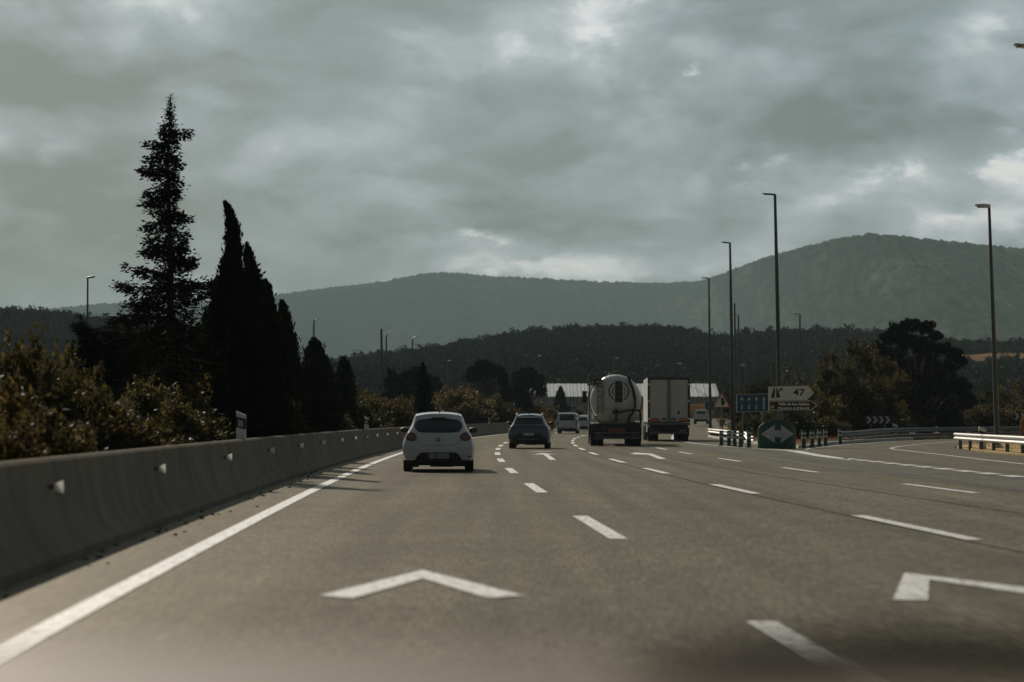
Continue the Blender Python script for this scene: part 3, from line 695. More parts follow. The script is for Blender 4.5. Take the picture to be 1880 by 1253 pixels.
lamp('lamp with short head in front of the far left hills', 160, 160, 510, 147, .46, .1, .05, .1, rise=.08, group='median street lamps')
lamp('thin lamp seen above the broad dark cypress', 575, 576, 590, 210, .5, .09, .045, .06, rise=.2, group='median street lamps', split=.4)
lamp('bare mast without a lamp head beside two hooked lamps', 703, 700, 604, 232, 0, .13, .07, head=False, group=None)
lamp('hooked lamp next to the bare mast with a small bracket', 711, 709, 617, 244, .5, .11, .05, .06, rise=.3, group='median street lamps', split=.5)
lamp('hooked lamp rising out of the rounded dark pine', 759, 757, 623, 257, .6, .11, .05, .07, rise=.22, group='median street lamps', split=.5)
lamp('far lamp with bright flat head between the two rounded pines', 822, 822, 663, 356, .5, .1, .05, .16, rise=.05, group='median street lamps', mhead='roof_white')
lamp('slim grey lamp in front of the flat-topped umbrella pine', 911, 910, 660, 313, .45, .11, .06, .07, rise=1.0, group='median street lamps', split=.5)
lamp('lamp with bright flat head to the right of the umbrella pine', 988, 988, 654, 332, .45, .11, .06, .14, rise=.05, group='median street lamps', mhead='roof_white')

# ------------------------------------------------------------------ guardrails
WP = [(0, -.155), (.035, -.15), (.075, -.11), (.08, -.075), (.02, -.025), (.02, .025), (.08, .075), (.075, .11), (.035, .15), (0, .155)]
def guardrail(name, label, pts, ztop, m, post_gap, zbase=-.1, beams=1, side=1, posts=True, post_m='galv_dull', down=None, gap=.36):
    t = thing(name, label, 'guardrail', (pts[0][0], pts[0][1], 0)); o = Vector((pts[0][0], pts[0][1], 0))
    P = [Vector((x, y, 0)) for x, y in pts]; fine = []
    for a, b in zip(P[:-1], P[1:]):
        n = max(1, int((b - a).length / 1.0)); fine += [a + (b - a) * i / n for i in range(n)]
    fine.append(P[-1])
    cum = [0]
    for a, b in zip(fine[:-1], fine[1:]): cum.append(cum[-1] + (b - a).length)
    def top(i):
        z = ztop(i / (len(fine) - 1)) if callable(ztop) else ztop
        return z + zr(fine[i].y)
    for k in range(beams):
        rows = []
        for i, p in enumerate(fine):
            d = (fine[min(i + 1, len(fine) - 1)] - fine[max(0, i - 1)]).normalized(); nrm = Vector((d.y, -d.x, 0)) * side
            rows.append([p - o + nrm * u + Vector((0, 0, top(i) - .155 - gap * k + v)) for u, v in WP])
        rows2 = [[q - Vector((0, 0, .0)) - (rows[i][0] - rows[i][0]) for q in r] for i, r in enumerate(rows)]
        me = MB().grid(rows2); ob = me.build('beam', m, t, smooth=50)
        sm_ = ob.modifiers.new('thickness', 'SOLIDIFY'); sm_.thickness = .006
    s = post_gap * .4; i = 0
    pm = None
    while s < cum[-1]:
        while cum[i + 1] < s: i += 1
        p = fine[i] + (fine[i + 1] - fine[i]) * ((s - cum[i]) / (cum[i + 1] - cum[i])); d = (fine[i + 1] - fine[i]).normalized()
        zt_ = top(i) - .02; zb = zr(p.y) + zbase
        if pm is None or not isinstance(ztop, float):
            q = MB(); h = zt_ - zb; q.box((0, 0, h / 2), (.05, .1, h)); q.box((.03, 0, h / 2), (.012, .14, h)); q.box((-.03, 0, h / 2), (.012, .14, h)); pm = q.mesh('post', M[post_m], weld=False)
        po = link('post', pm, None, t, p - o - Vector((d.y, -d.x, 0)) * side * .06 + Vector((0, 0, zb))); po.rotation_euler = (0, 0, math.atan2(d.y, d.x))
        s += post_gap
    return t
guardrail('guardrail', 'short bright guardrail on the grass island, ending beside the exit road', [(20.15, 110), (19.6, 103), (18.9, 93), (18.2, 82), (17.6, 66), (17.2, 45)], .68, M['galv'], 4.0, side=1)
guardrail('guardrail', 'sunlit guardrail behind the row of green posts, curving down at its near end', [(13.1, 131), (12.95, 134), (13.3, 145), (13.9, 160), (14.8, 182), (17, 205)], lambda u: .6 - (.22 if u < .03 else 0), M['galv'], 2.0, zbase=-.1, side=-1)
guardrail('guardrail', 'short guardrail stub behind the green arrow marker', [(15.2, 136), (15.9, 143), (17.5, 155)], .6, M['galv'], 3.0, side=1)
guardrail('guardrail', 'long dark double guardrail along the outside of the exit road bend', [(18.6, 138), (20.4, 143), (22.6, 151), (26, 161), (30.5, 172), (37, 184), (45, 194), (60, 208)], lambda u: .58 + .14 * min(1, u * 4), M['galv_dull'], 2.5, beams=2, side=1, gap=.4)  # darker steel than the other rails, its shade put into the colour

# ------------------------------------------------------------------ green posts and divergence marker
bol = MB().lathe([(.11, 0), (.1, .02), (.1, .73), (.085, .75), (0, .75)], (0, 0, 0), 'z', 16).mesh('body', M['green_post'], smooth=40)
band1 = MB().lathe([(.101, .40), (.104, .40), (.104, .49), (.101, .49)], (0, 0, 0), 'z', 16).mesh('band', M['sign_grey'], smooth=30)
band2 = MB().lathe([(.101, .58), (.104, .58), (.104, .67), (.101, .67)], (0, 0, 0), 'z', 16).mesh('band', M['sign_grey'], smooth=30)
bb = MB().lathe([(.15, 0), (.15, .03), (.1, .035)], (0, 0, 0), 'z', 16).mesh('base', M['black_plastic'])
for (px, py, h, lab) in ((1324.2, 819, .75, 'green cylindrical post farthest from the arrow marker on its left side'), (1338, 819.6, .75, 'second green post from the left end of the row before the guardrail'),
        (1348.3, 820.7, .75, 'middle green post of the five in front of the guardrail'), (1359.6, 821.8, .75, 'fourth green post in front of the guardrail'),
        (1374.5, 822.7, .8, 'green post nearest the arrow marker on its left side'), (1475, 823.5, .8, 'green banded post nearest the arrow marker on its right side'),
        (1490.6, 822.2, .8, 'second green banded post right of the arrow marker'), (1503.5, 820.7, .8, 'third green banded post right of the arrow marker'),
        (1515, 819.2, .8, 'fourth green banded post right of the arrow marker'), (1542, 815.8, .8, 'lone green banded post beside the exit road guardrail')):
    p = gp(px, py); t = thing('bollard', lab, 'bollard', (p.x, p.y, zr(p.y) + (.0)), 0, 'green banded posts at the exit'); t.scale = (1, 1, h / .75)
    for me in (bol, band1, band2, bb): link(me.name.split('.')[0], me, None, t)
def marker():
    p = gp(1427.5, 824.4); t = thing('divergence_marker', 'domed dark green marker with a white two-way arrow greyed for shade at the exit nose', 'road marker', (p.x, p.y + .4, 0))
    r = .845
    def fy(x): return -.55 * math.sqrt(max(0, r * r - x * x))
    def tz(x): return .74 + .54 * math.sqrt(max(0, 1 - (x / r) ** 2))
    n = 32; xs_ = [r * math.sin(math.pi * (i / n - .5)) for i in range(n + 1)]
    MB().grid([[(x, fy(x), tz(x) * j / 10) for j in range(11)] for x in xs_] ).build('shell', M['green_sign'], t, smooth=60)
    mb = MB(); mb.grid([[(x, fy(x), tz(x)), (x, .02, tz(x))] for x in xs_]); mb.grid([[(x, .02, tz(x)), (x, .02, 0)] for x in xs_]); mb.build('back', M['green_sign'], t)
    def hh(x):
        a = abs(x); return .155 if a < .135 else max(0, .4 * (1 - (a - .135) / (.715 - .135)))
    ax = sorted([-.715 + 1.43 * i / 60 for i in range(61)] + [-.1351, -.1349, .1349, .1351])
    MB().grid([[(x, fy(x) - .008, .655 - hh(x)), (x, fy(x) - .008, .655 + hh(x))] for x in ax]).build('arrow', M['sign_grey'], t)  # white arrow in grey, its shade put into the colour
    MB().grid([[(x, fy(x) - .006, tz(x) - .0), (x, fy(x) - .012, tz(x) + .02), (x, fy(x) + .02, tz(x) + .02)] for x in xs_]).build('rim', M['galv_dull'], t, smooth=60)
marker()

# ------------------------------------------------------------------ signs
def arrow_board(poly, y0, y1): return MB().prism(poly, y0, y1)
def inset(poly, k, c=None):
    cx_ = sum(p[0] for p in poly) / len(poly); cz_ = sum(p[1] for p in poly) / len(poly)
    bm = [(x, z) for x, z in poly]; out = []; n = len(bm)
    for i in range(n):
        a, b, c_ = Vector(bm[i - 1]), Vector(bm[i]), Vector(bm[(i + 1) % n])
        n1 = (b - a).normalized(); n2 = (c_ - b).normalized(); p1 = Vector((-n1.y, n1.x)); p2 = Vector((-n2.y, n2.x))
        q = (p1 + p2) / max(.2, 1 + p1.dot(p2)); out.append((b.x + q.x * k, b.y + q.y * k))
    return out
def exit_sign():
    d = 112; o = at(1411.3, 735.8, d); s = d / F          # metres per photo pixel there
    t = thing('exit_sign', 'white arrow-shaped sign with black exit symbol and the number 47', 'road sign', o)
    P = lambda x, y: ((x - 1411.3) * s, (735.8 - y) * s)
    out = [P(1411.3, 735.8), P(1483.5, 735.0), P(1496.8, 721.5), P(1485.0, 707.7), P(1411.6, 709.5)]
    MB().prism(out, 0, .05).build('panel', M['sign_white'], t)
    MB().prism(inset(out, .0), .051, .07).build('back', M['galv_dull'], t)
    # dark edge along the arrow point
    mb = MB(); mb.prism([P(1485.0, 707.7), P(1496.8, 721.5), P(1495.0, 721.7), P(1484.0, 708.6)], -.012, -.002); mb.prism([P(1496.8, 721.5), P(1483.5, 735.0), P(1482.6, 734.4), P(1494.6, 721.7)], -.012, -.002)
    mb.prism([P(1411.6, 709.5), P(1485, 707.7), P(1484.5, 708.4), P(1411.6, 710.2)], -.012, -.002)
    mb.build('edge', M['sign_black'], t, weld=False)
    sy = MB(); z = lambda x, y: P(1380 + x / 8.95, 690 + y / 8.95)
    sy.prism([z(315, 365), z(375, 365), z(383, 210), z(362, 210)], -.014, -.002)
    sy.prism([z(405, 362), z(468, 362), z(440, 270), z(505, 222), z(498, 205), z(432, 250), z(415, 205), z(402, 205)], -.014, -.002)
    sy.prism([z(512, 262), z(510, 205), z(455, 208), z(472, 222), z(495, 228)], -.015, -.003)
    sy.build('exit_symbol', M['sign_black'], t, weld=False)
    x, zz = z(775, 283); text('47', .44, 'number', M['sign_black'], t, (x, -.004, zz), .008, 1.22)
    q = MB()
    for px in (1434.5,): q.tube([((px - 1411.3) * s, .16, -o.z), ((px - 1411.3) * s, .16, P(0, 709)[1])], .085, 8)
    q.tube([(.15, .1, .3), (1.9, .1, .3)], .03, 6)
    q.build('support', M['galv_dull'], t, weld=False)
    b = thing('brown_sign', 'brown arrow-shaped tourist sign reading Valle de los Caidos, below the 47 sign', 'road sign', at(1411.3, 753.7, d))
    P2 = lambda x, y: ((x - 1411.3) * s, (753.7 - y) * s)
    o2 = [P2(1411.3, 753.7), P2(1490.5, 753.0), P2(1500.6, 744.3), P2(1489.5, 735.9), P2(1411.5, 736.8)]
    MB().prism(o2, 0, .05).build('border', M['sign_white'], b); MB().prism(inset(o2, .03), -.006, -.001).build('panel', M['sign_brown'], b)
    z2 = lambda x, y: P2(1380 + x / 8.95, 690 + y / 8.95)
    x, zz = z2(690, 468); text('Valle de los Caídos', .172, 'lettering', M['sign_letter'], b, (x, -.010, zz), .005, 1.08)
    x, zz = z2(690, 533); text('Monasterio de El Escorial', .132, 'lettering', M['sign_letter'], b, (x, -.010, zz), .003, 1.06)
    mb = MB(); mb.prism([z2(305, 540), z2(375, 540), z2(375, 470), z2(305, 470)], -.01, -.007); mb.build('pictogram', M['orange_dull'], b)
    mb = MB(); mb.prism([z2(312, 535), z2(368, 535), z2(368, 505), z2(312, 505)], -.014, -.0105); mb.prism([z2(325, 503), z2(350, 503), z2(338, 478)], -.014, -.0105); mb.build('pictogram_building', M['sign_grey'], b, weld=False)
exit_sign()
def lane_sign():
    d = 128; s = d / F; o = at(1352, 757, d); t = thing('lane_sign', 'blue sign with four white upward lane arrows', 'road sign', o)
    P = lambda x, y: ((1270 + x / 8.95 - 1352) * s, (757 - 690 - y / 8.95) * s)
    oo = [P(735, 600), P(1270, 598), P(1270, 295), P(735, 308)]
    MB().prism(oo, 0, .05).build('border', M['sign_grey'], t); MB().prism(inset(oo, .03), -.006, -.001).build('panel', M['sign_blue'], t)
    a = MB(); pl_ = MB()
    for i, x in enumerate((822, 942, 1060, 1182)):
        a.prism([P(x - 30, 400), P(x - 8, 400), P(x - 8, 418) if i < 3 else P(x - 11, 400), P(x + 8, 418) if i < 3 else P(x - 11, 400.1), P(x + 8, 400), P(x + 30, 400), P(x, 345)], -.012, -.007)
        if i == 3: a.prism([P(x - 12, 555), P(x + 12, 555), P(x + 12, 399), P(x - 12, 399)], -.012, -.007)
        else:
            a.prism([P(x - 12, 555), P(x + 12, 555), P(x + 12, 480), P(x - 12, 480)], -.012, -.007)
            pl_.prism([P(x - 27, 462), P(x + 27, 462), P(x + 27, 438), P(x - 27, 438)], -.012, -.007)
    a.build('arrow', M['sign_grey'], t, weld=False); pl_.build('plaque', M['galv_dull'], t, weld=False)
    for x in (.35, 1.4): MB().box((x, .1, (0 - o.z) / 2 + .45), (.08, .06, o.z + .9)).build('post', M['galv_dull'], t)
lane_sign()
def merge_sign():
    d = 188; s = d / F; o = at(1326, 748.7, d); t = thing('merge_sign', 'white triangular warning sign with red border and black merging arrow', 'road sign', o)
    P = lambda x, y: ((1270 + x / 8.95 - 1326) * s, (748.7 - 690 - y / 8.95) * s)
    MB().prism([P(352, 528), P(642, 528), P(500, 280)], 0, .05).build('border', M['sign_red'], t)
    MB().prism([P(378, 514), P(615, 514), P(500, 312)], -.008, -.001).build('panel', M['sign_white'], t)
    MB().prism([P(480, 490), P(525, 490), P(530, 470), P(555, 450), P(540, 415), P(528, 400), P(522, 375), P(500, 350), P(478, 380), P(480, 400)], -.016, -.009).build('arrow', M['sign_black'], t)
    MB().box((.0, .09, -o.z / 2 + .5), (.1, .08, o.z + 1.0)).build('post', M['galv_dull'], t)
    MB().prism([P(365, 690), P(478, 690), P(478, 552), P(365, 552)], 0, .03).build('plate', M['galv_dull'], t)
    t2 = thing('round_sign', 'round blue sign half hidden behind a lamp pole', 'road sign', at(1303.5, 745, 200))
    mb = MB(); mb.lathe([(0, -.01), (.47, -.01), (.47, .03), (0, .03)], (0, 0, 0), 'y', 28); mb.build('disc', M['sign_blue'], t2)
    MB().lathe([(.44, -.016), (.47, -.016)], (0, 0, 0), 'y', 28).build('rim', M['sign_grey'], t2)
    h = t2.location.z; MB().box((0, .08, -h / 2), (.08, .06, h + .3)).build('post', M['galv_dull'], t2)
merge_sign()
def chevron_panel(label, px0, px1, py0, py1, d, n, posts, m='sign_grey'):
    s = d / F; o = at(px0, py1, d); W_ = (px1 - px0) * s; H_ = (py1 - py0) * s
    t = thing('chevron_panel', label, 'road sign', o, 0, 'chevron bend panels')
    MB().box((W_ / 2, .02, H_ / 2), (W_ + .1, .04, H_ + .06)).build('panel', M['sign_black'], t)
    c = MB(); k = W_ / n
    for i in range(n):
        x = i * k + k * .08; a = k * .42
        c.prism([(x, 0), (x + a, 0), (x + a + k * .42, H_ / 2), (x + a, H_), (x, H_), (x + k * .42, H_ / 2)], -.012, -.004)
    c.build('chevron', M[m], t, weld=False)
    for x in posts: MB().box((W_ * x, .08, -o.z / 2 + H_ / 2 + zr(d) / 2), (.1, .06, o.z + H_)).build('post', M['galv_dull'], t)
chevron_panel('bright four-chevron panel on two posts behind the exit road guardrail', 1589, 1635, 765, 777.5, 162, 4, (.22, .78))
chevron_panel('dim four-chevron panel below the big dark pine', 1727, 1768, 759, 773, 185, 4, (.3, .75), 'galv_dull')  # chevrons in a darker grey than on the other panels
chevron_panel('chevron panel cut off by the right edge of the picture', 1861, 1905, 759, 771, 190, 4, (.3, .75))
delineator('delineator_post', 'white delineator with red and black band behind the grass island guardrail', *at(1803, 800, 103)[:2], .05, .95, True)
delineator('delineator_post', 'small white delineator next to the bright chevron panel', *at(1643, 800, 160)[:2], 0, 1.05)

# ------------------------------------------------------------------ vehicles
def interp(tbl): 
    a = [p[0] for p in tbl]; b = [p[1] for p in tbl]
    return lambda v: float(np.interp(v, a, b))
def smooth_interp(tbl, n=6):
    a = np.array([p[0] for p in tbl], float); b = np.array([p[1] for p in tbl], float)
    m_ = np.gradient(b, a)
    def f(v):
        v = min(max(v, a[0]), a[-1]); i = min(len(a) - 2, max(0, int(np.searchsorted(a, v) - 1))); h = a[i + 1] - a[i]; t = (v - a[i]) / h
        # monotone-limited Hermite
        d = (b[i + 1] - b[i]) / h
        m0, m1 = m_[i], m_[i + 1]
        if d == 0: m0 = m1 = 0
        else:
            m0 = max(0, min(m0 / d, 3)) * d; m1 = max(0, min(m1 / d, 3)) * d
        return float((2 * t**3 - 3 * t**2 + 1) * b[i] + (t**3 - 2 * t**2 + t) * h * m0 + (-2 * t**3 + 3 * t**2) * b[i + 1] + (t**3 - t**2) * h * m1)
    return f
class Car:
    def __init__(s, L, W, top, low, rake, bulge=.07, T=None, rw=.31, wy=(.72, 3.2), track=.75, nose=.12):
        s.L, s.low, s.bulge, s.rw, s.wy, s.track = L, low, bulge, rw, wy, track
        s.W = smooth_interp(W); s.top = smooth_interp(top); s.rake = smooth_interp(rake); s.nose = nose
        s.T = interp(T or [(0, .93), (.05, .965), (.15, .99), (.35, 1), (L - .7, 1), (L - .3, .95), (L - .1, .86), (L, .78)])
    def ysh(s, y, z): return y + s.rake(z) * max(0, 1 - y / 1.4) ** 1.3
    def rear(s, x, z):
        w_ = s.W(z) * s.T(0); f = x / w_
        if abs(f) <= 1: return Vector((x, s.rake(z) - s.bulge * (1 - f * f), z))
        e = (abs(f) - 1) * w_; y = e * 1.6
        return Vector((math.copysign(s.W(z) * s.T(y), x), s.ysh(y, z), z))
    def body(s, root, m):
        fs = [-1 + i / 6 for i in range(13)]
        ys_ = [0, .05, .12, .22, .36, .5] + list(np.arange(.65, s.L - .5, .15)) + [s.L - .5, s.L - .35, s.L - .2, s.L - .1, s.L - .04, s.L]
        mb = MB(); rows = []; bot = []
        for k, y in enumerate(ys_):
            zt = s.top(y); ze = zt - .055; zs = list(np.linspace(s.low, ze, 16)); xe = s.W(ze) * s.T(y)
            side = [(s.W(z) * s.T(y), z) for z in zs]; tp = [(xe * f, ze + .055 * (1 - abs(f) ** 2.6)) for f in fs]
            ring = [(-x, z) for x, z in side] + tp[1:-1] + [(x, z) for x, z in side[::-1]]
            last = k == len(ys_) - 1
            def Y(x, z, f=None):
                if k == 0: f = x / (s.W(min(z, ze)) * s.T(0)); return s.rake(z) - s.bulge * (1 - min(1, f * f))
                if last: f = x / (s.W(min(z, ze)) * s.T(y)); return y + s.nose * (1 - min(1, f * f))
                return s.ysh(y, z)
            rows.append([(x, Y(x, z), z) for x, z in ring]); xb = side[0][0]
            bot.append([(xb * f, Y(xb * f, s.low), s.low) for f in fs])
            if k == 0 or last:
                cap = [[(s.W(z) * s.T(y) * f, Y(s.W(z) * s.T(y) * f, z), z) for f in fs] for z in zs] + [[(x, Y(x, z), z) for x, z in tp]]
                mb.grid(cap)
        mb.grid(rows); mb.grid(bot)
        me = mb.mesh('body', m, smooth=32); ob = link('body', me, m, root)
        # wheel arches
        cut = MB()
        for wy in s.wy:
            for sx in (-1, 1): cut.lathe([(0, -.32), (s.rw + .055, -.32), (s.rw + .055, .5), (0, .5)] if sx > 0 else [(0, .32), (s.rw + .055, .32), (s.rw + .055, -.5), (0, -.5)], (sx * s.track, wy, s.rw), 'x', 28)
        cm = cut.mesh('cut', m); cob = bpy.data.objects.new('cut', cm); COL.objects.link(cob)
        cob.matrix_world = root_matrix(root)
        md = ob.modifiers.new('b', 'BOOLEAN'); md.object = cob; md.operation = 'DIFFERENCE'; md.solver = 'EXACT'
        bpy.context.view_layer.update(); dg = bpy.context.evaluated_depsgraph_get()
        nm = bpy.data.meshes.new_from_object(ob.evaluated_get(dg)); ob.modifiers.clear()
        if len(nm.polygons) > 100:
            ob.data = nm; nm.name = 'body'
        nm.materials.clear(); nm.materials.append(m)
        bpy.data.objects.remove(cob); return ob
    def patch(s, name, poly, m, root, fn, eps, rings=5, thick=.012, nrm=(0, -1, 0)):
        """a panel following the body: poly in panel coordinates, fn maps to the surface"""
        n = len(poly); P = []
        # refine the outline
        out = []
        for i in range(n):
            a, b = Vector(poly[i]), Vector(poly[(i + 1) % n]); k = max(1, int((b - a).length / .08))
            out += [a + (b - a) * j / k for j in range(k)]
        c = sum(out, Vector((0, 0))) / len(out); N = Vector(nrm)
        for r in range(rings + 1):
            f = 1 - r / rings; P.append([fn(*(c + (o - c) * f)) + N * eps for o in out])
        P.insert(0, [p - N * thick for p in P[0]])
        for r in P: r.append(r[0])
        return MB().grid(P).build(name, m, root, smooth=40)
    def rear_patch(s, name, poly, m, root, eps=.006, **k): return s.patch(name, poly, m, root, s.rear, eps, **k)
    def side_patch(s, name, poly, m, root, sx, eps=.006, **k):
        return s.patch(name, poly, m, root, lambda y, z: Vector((sx * s.W(z) * s.T(y), s.ysh(y, z), z)), eps, nrm=(sx, 0, 0), **k)
    def top_patch(s, name, poly, m, root, eps=.006, **k):
        def fn(x, y):
            zt = s.top(y); ze = zt - .055; xe = s.W(ze) * s.T(y); f = min(1, abs(x) / xe); return Vector((x, y, ze + .055 * (1 - f ** 2.6)))
        return s.patch(name, poly, m, root, fn, eps, nrm=(0, .5, .85), **k)
    def wheels(s, root, wd=.2):
        ty = MB().lathe([(s.rw * .62, -wd / 2), (s.rw * .93, -wd / 2), (s.rw, -wd * .36), (s.rw, wd * .36), (s.rw * .93, wd / 2), (s.rw * .62, wd / 2)], (0, 0, 0), 'x', 28).mesh('tyre', M['rubber'], smooth=40)
        rb = MB(); rb.lathe([(0, -.06), (s.rw * .62, -.06), (s.rw * .62, .06), (0, .06)], (0, 0, 0), 'x', 20)
        for k in range(5):
            a = k * 2 * math.pi / 5
            for q in (.064, -.064): rb.tube([(q, 0, 0), (q, math.cos(a) * s.rw * .6, math.sin(a) * s.rw * .6)], .028, 5)
        rm = rb.mesh('rim', M['rim'], smooth=30)
        for wy in s.wy:
            for sx in (-1, 1):
                wo = link('wheel', ty, None, root, (sx * s.track, wy, s.rw)); link('rim', rm, None, wo)
    def mirrors(s, root, y, z, m, x):
        for sx in (-1, 1):
            mb = MB(); P = []
            for i in range(9):
                v = -1 + i / 4; P.append([(sx * (x + .1 + .12 * math.cos(a) * math.sqrt(max(0.02, 1 - v * v))), y + .09 * v, z + .075 * math.sin(a) * math.sqrt(max(.02, 1 - v * v))) for a in [2 * math.pi * k / 14 for k in range(15)]])
            mb.grid(P); mb.tube([(sx * (x - .06), y, z - .06), (sx * (x + .05), y, z - .03)], .03, 6); mb.build('wing_mirror', m, root, smooth=40)
def root_matrix(r): return Matrix.Translation(r.location) @ Matrix.Rotation(r.rotation_euler.z, 4, 'Z')
def sym(pts): return pts + [(-x, z) for x, z in pts[::-1]]
def oval(cx_, cz_, rx_, rz_, n=20, tilt=0): return [(cx_ + rx_ * math.cos(a) * math.cos(tilt) - rz_ * math.sin(a) * math.sin(tilt), cz_ + rx_ * math.cos(a) * math.sin(tilt) + rz_ * math.sin(a) * math.cos(tilt)) for a in [2 * math.pi * k / n for k in range(n)]]
def plate(c, root, x, z, txt, w_=.52, h=.115, proud=.02):
    y = c.rear(0, z).y - proud
    p = MB().prism([(x - w_ / 2, z - h / 2), (x + w_ / 2, z - h / 2), (x + w_ / 2, z + h / 2), (x - w_ / 2, z + h / 2)], y - .006, y + .012).build('number_plate', M['plate'], root)
    MB().prism([(x - w_ / 2 + .004, z - h / 2 + .004), (x - w_ / 2 + .045, z - h / 2 + .004), (x - w_ / 2 + .045, z + h / 2 - .004), (x - w_ / 2 + .004, z + h / 2 - .004)], y - .009, y - .0065).build('plate_band', M['plate_blue'], p)
    if txt: text(txt, h * .98, 'plate_lettering', M['plate_ink'], p, (x + .022, y - .008, z - .002), .0015, .88)
def underside(c, root, w_, y0, y1, z0, z1):
    mb = MB(); mb.box((0, (y0 + y1) / 2, (z0 + z1) / 2), (w_, y1 - y0, z1 - z0))
    rr = random.Random(5)
    for k in range(5): mb.box((rr.uniform(-.4, .4) * w_, y0 + rr.uniform(.2, .6), z0 - .012), (w_ * rr.uniform(.1, .3), .5, rr.uniform(.03, .06)))
    for sx in (-1, 1): mb.tube([(sx * c.track, c.wy[0], c.rw), (0, c.wy[0], c.rw)], .05, 6)
    mb.build('underside', M['black_plastic'], root, weld=False)

def heading(y): return -math.atan(2 * 3.5e-4 * (y - 105)) if y > 105 else -math.atan((l1(y + 3) - l1(y - 3)) / 6)

# white hatchback
d = 59.6; xh = (805 - 940) / F * d
hatch = thing('hatchback_car', 'white hatchback seen from behind in the left lane beside the concrete barrier', 'car', (xh, d, 0), heading(d))
c = Car(4.03, [(.12, .80), (.30, .855), (.46, .88), (.61, .895), (.75, .875), (.87, .83), (1.0, .755), (1.1, .70), (1.2, .655), (1.3, .625), (1.39, .585), (1.48, .52)],
    [(0, 1.435), (.4, 1.47), (1.0, 1.485), (1.6, 1.47), (2.0, 1.42), (2.9, 1.0), (3.3, .95), (3.75, .83), (3.95, .70), (4.03, .62)], .29,
    [(.2, .03), (.45, 0), (.62, .0), (.7, .04), (.95, .12), (1.1, .24), (1.3, .43), (1.42, .50), (1.5, .52)], .10, rw=.31, wy=(.73, 3.2), track=.77)
c.body(hatch, M['white_car'])
c.rear_patch('rear_window', [(0, .968), (.36, .972), (.50, .99), (.575, 1.07), (.60, 1.14), (.575, 1.21), (.50, 1.285), (.2, 1.322), (0, 1.328), (-.2, 1.322), (-.50, 1.285), (-.575, 1.21), (-.60, 1.14), (-.575, 1.07), (-.5, .99), (-.36, .972)], M['glassy'], hatch)
for sx in (-1, 1):
    tl_ = c.rear_patch('tail_light', oval(sx * .685, .875, .155, .112, tilt=sx * .25), M['red_lens'], hatch, .012)
    c.rear_patch('lens', oval(sx * .65, .862, .075, .062, tilt=sx * .25), M['lens_pale'], tl_, .016)
    c.rear_patch('reflector', [(sx * .80 - .07, .37), (sx * .80 + .03, .37), (sx * .80 + .03, .40), (sx * .80 - .07, .40)], M['red_lens'], hatch, .006)
    c.side_patch('side_window', [(.55, 1.0), (1.4, .99), (1.42, 1.33), (1.0, 1.34), (.72, 1.24)], M['glassy'], hatch, sx)
    c.side_patch('side_window', [(1.48, .99), (2.55, .97), (2.1, 1.22), (1.85, 1.32), (1.5, 1.33)], M['glassy'], hatch, sx)
    c.side_patch('door_handle', [(1.5, .86), (1.7, .86), (1.7, .89), (1.5, .89)], M['white_car'], hatch, sx, .02)
c.top_patch('windscreen', [(-.56, 2.05), (.56, 2.05), (.66, 2.85), (-.66, 2.85)], M['glassy'], hatch)
c.rear_patch('bumper_insert', sym([(.0, .485), (.42, .485), (.47, .46), (.56, .34), (.56, .25), (0, .25)][:])[:] if False else [(-.43, .482), (.43, .482), (.52, .40), (.575, .31), (.575, .25), (-.575, .25), (-.575, .31), (-.52, .40)], M['black_plastic'], hatch, .006)
plate(c, hatch, 0, .397, '1388 GNX')
bd = c.rear_patch('badge', oval(0, .795, .058, .058), M['chrome'], hatch, .014); c.rear_patch('badge_centre', oval(0, .795, .046, .046), M['black_plastic'], bd, .018); c.rear_patch('badge_mark', [(-.03, .785), (.03, .785), (.03, .807), (-.03, .807)], M['chrome'], bd, .021)
def seam(c, name, pts, root, wd=.007, m='sign_black'):
    mb = MB()
    P = []
    for a, b in zip(pts[:-1], pts[1:]):
        for k in range(6): P.append((a[0] + (b[0] - a[0]) * k / 6, a[1] + (b[1] - a[1]) * k / 6))
    P.append(pts[-1])
    mb.tube([c.rear(*p) for p in P], wd, 5); return mb.build(name, M[m], root, smooth=60)
seam(c, 'tailgate_seam', [(-.56, .80), (-.52, .74), (-.43, .668), (0, .655), (.43, .668), (.52, .74), (.56, .80)], hatch, .005)
seam(c, 'bumper_crease', [(-.86, .60), (-.5, .575), (-.42, .54), (.42, .54), (.5, .575), (.86, .60)], hatch, .006, 'white_car')
for sx in (-1, 1): seam(c, 'roof_seam', [(sx * .49, 1.42), (sx * .5, 1.33)], hatch, .004)
seam(c, 'wiper', [(0, .975), (.12, 1.0), (.34, 1.01)], hatch, .011)
q = c.rear(0, 1.33); MB().box((0, q.y + .0, 1.335), (.34, .05, .025)).build('brake_light', M['red_lens'], hatch)
MB().tube([(0.02, .75, 1.46), (.02, .62, 1.60)], [.012, .006], 6).build('antenna', M['black_plastic'], hatch)
underside(c, hatch, 1.56, .12, 3.9, .16, .34)
c.wheels(hatch); c.mirrors(hatch, 2.35, 1.02, M['black_plastic'], .78)

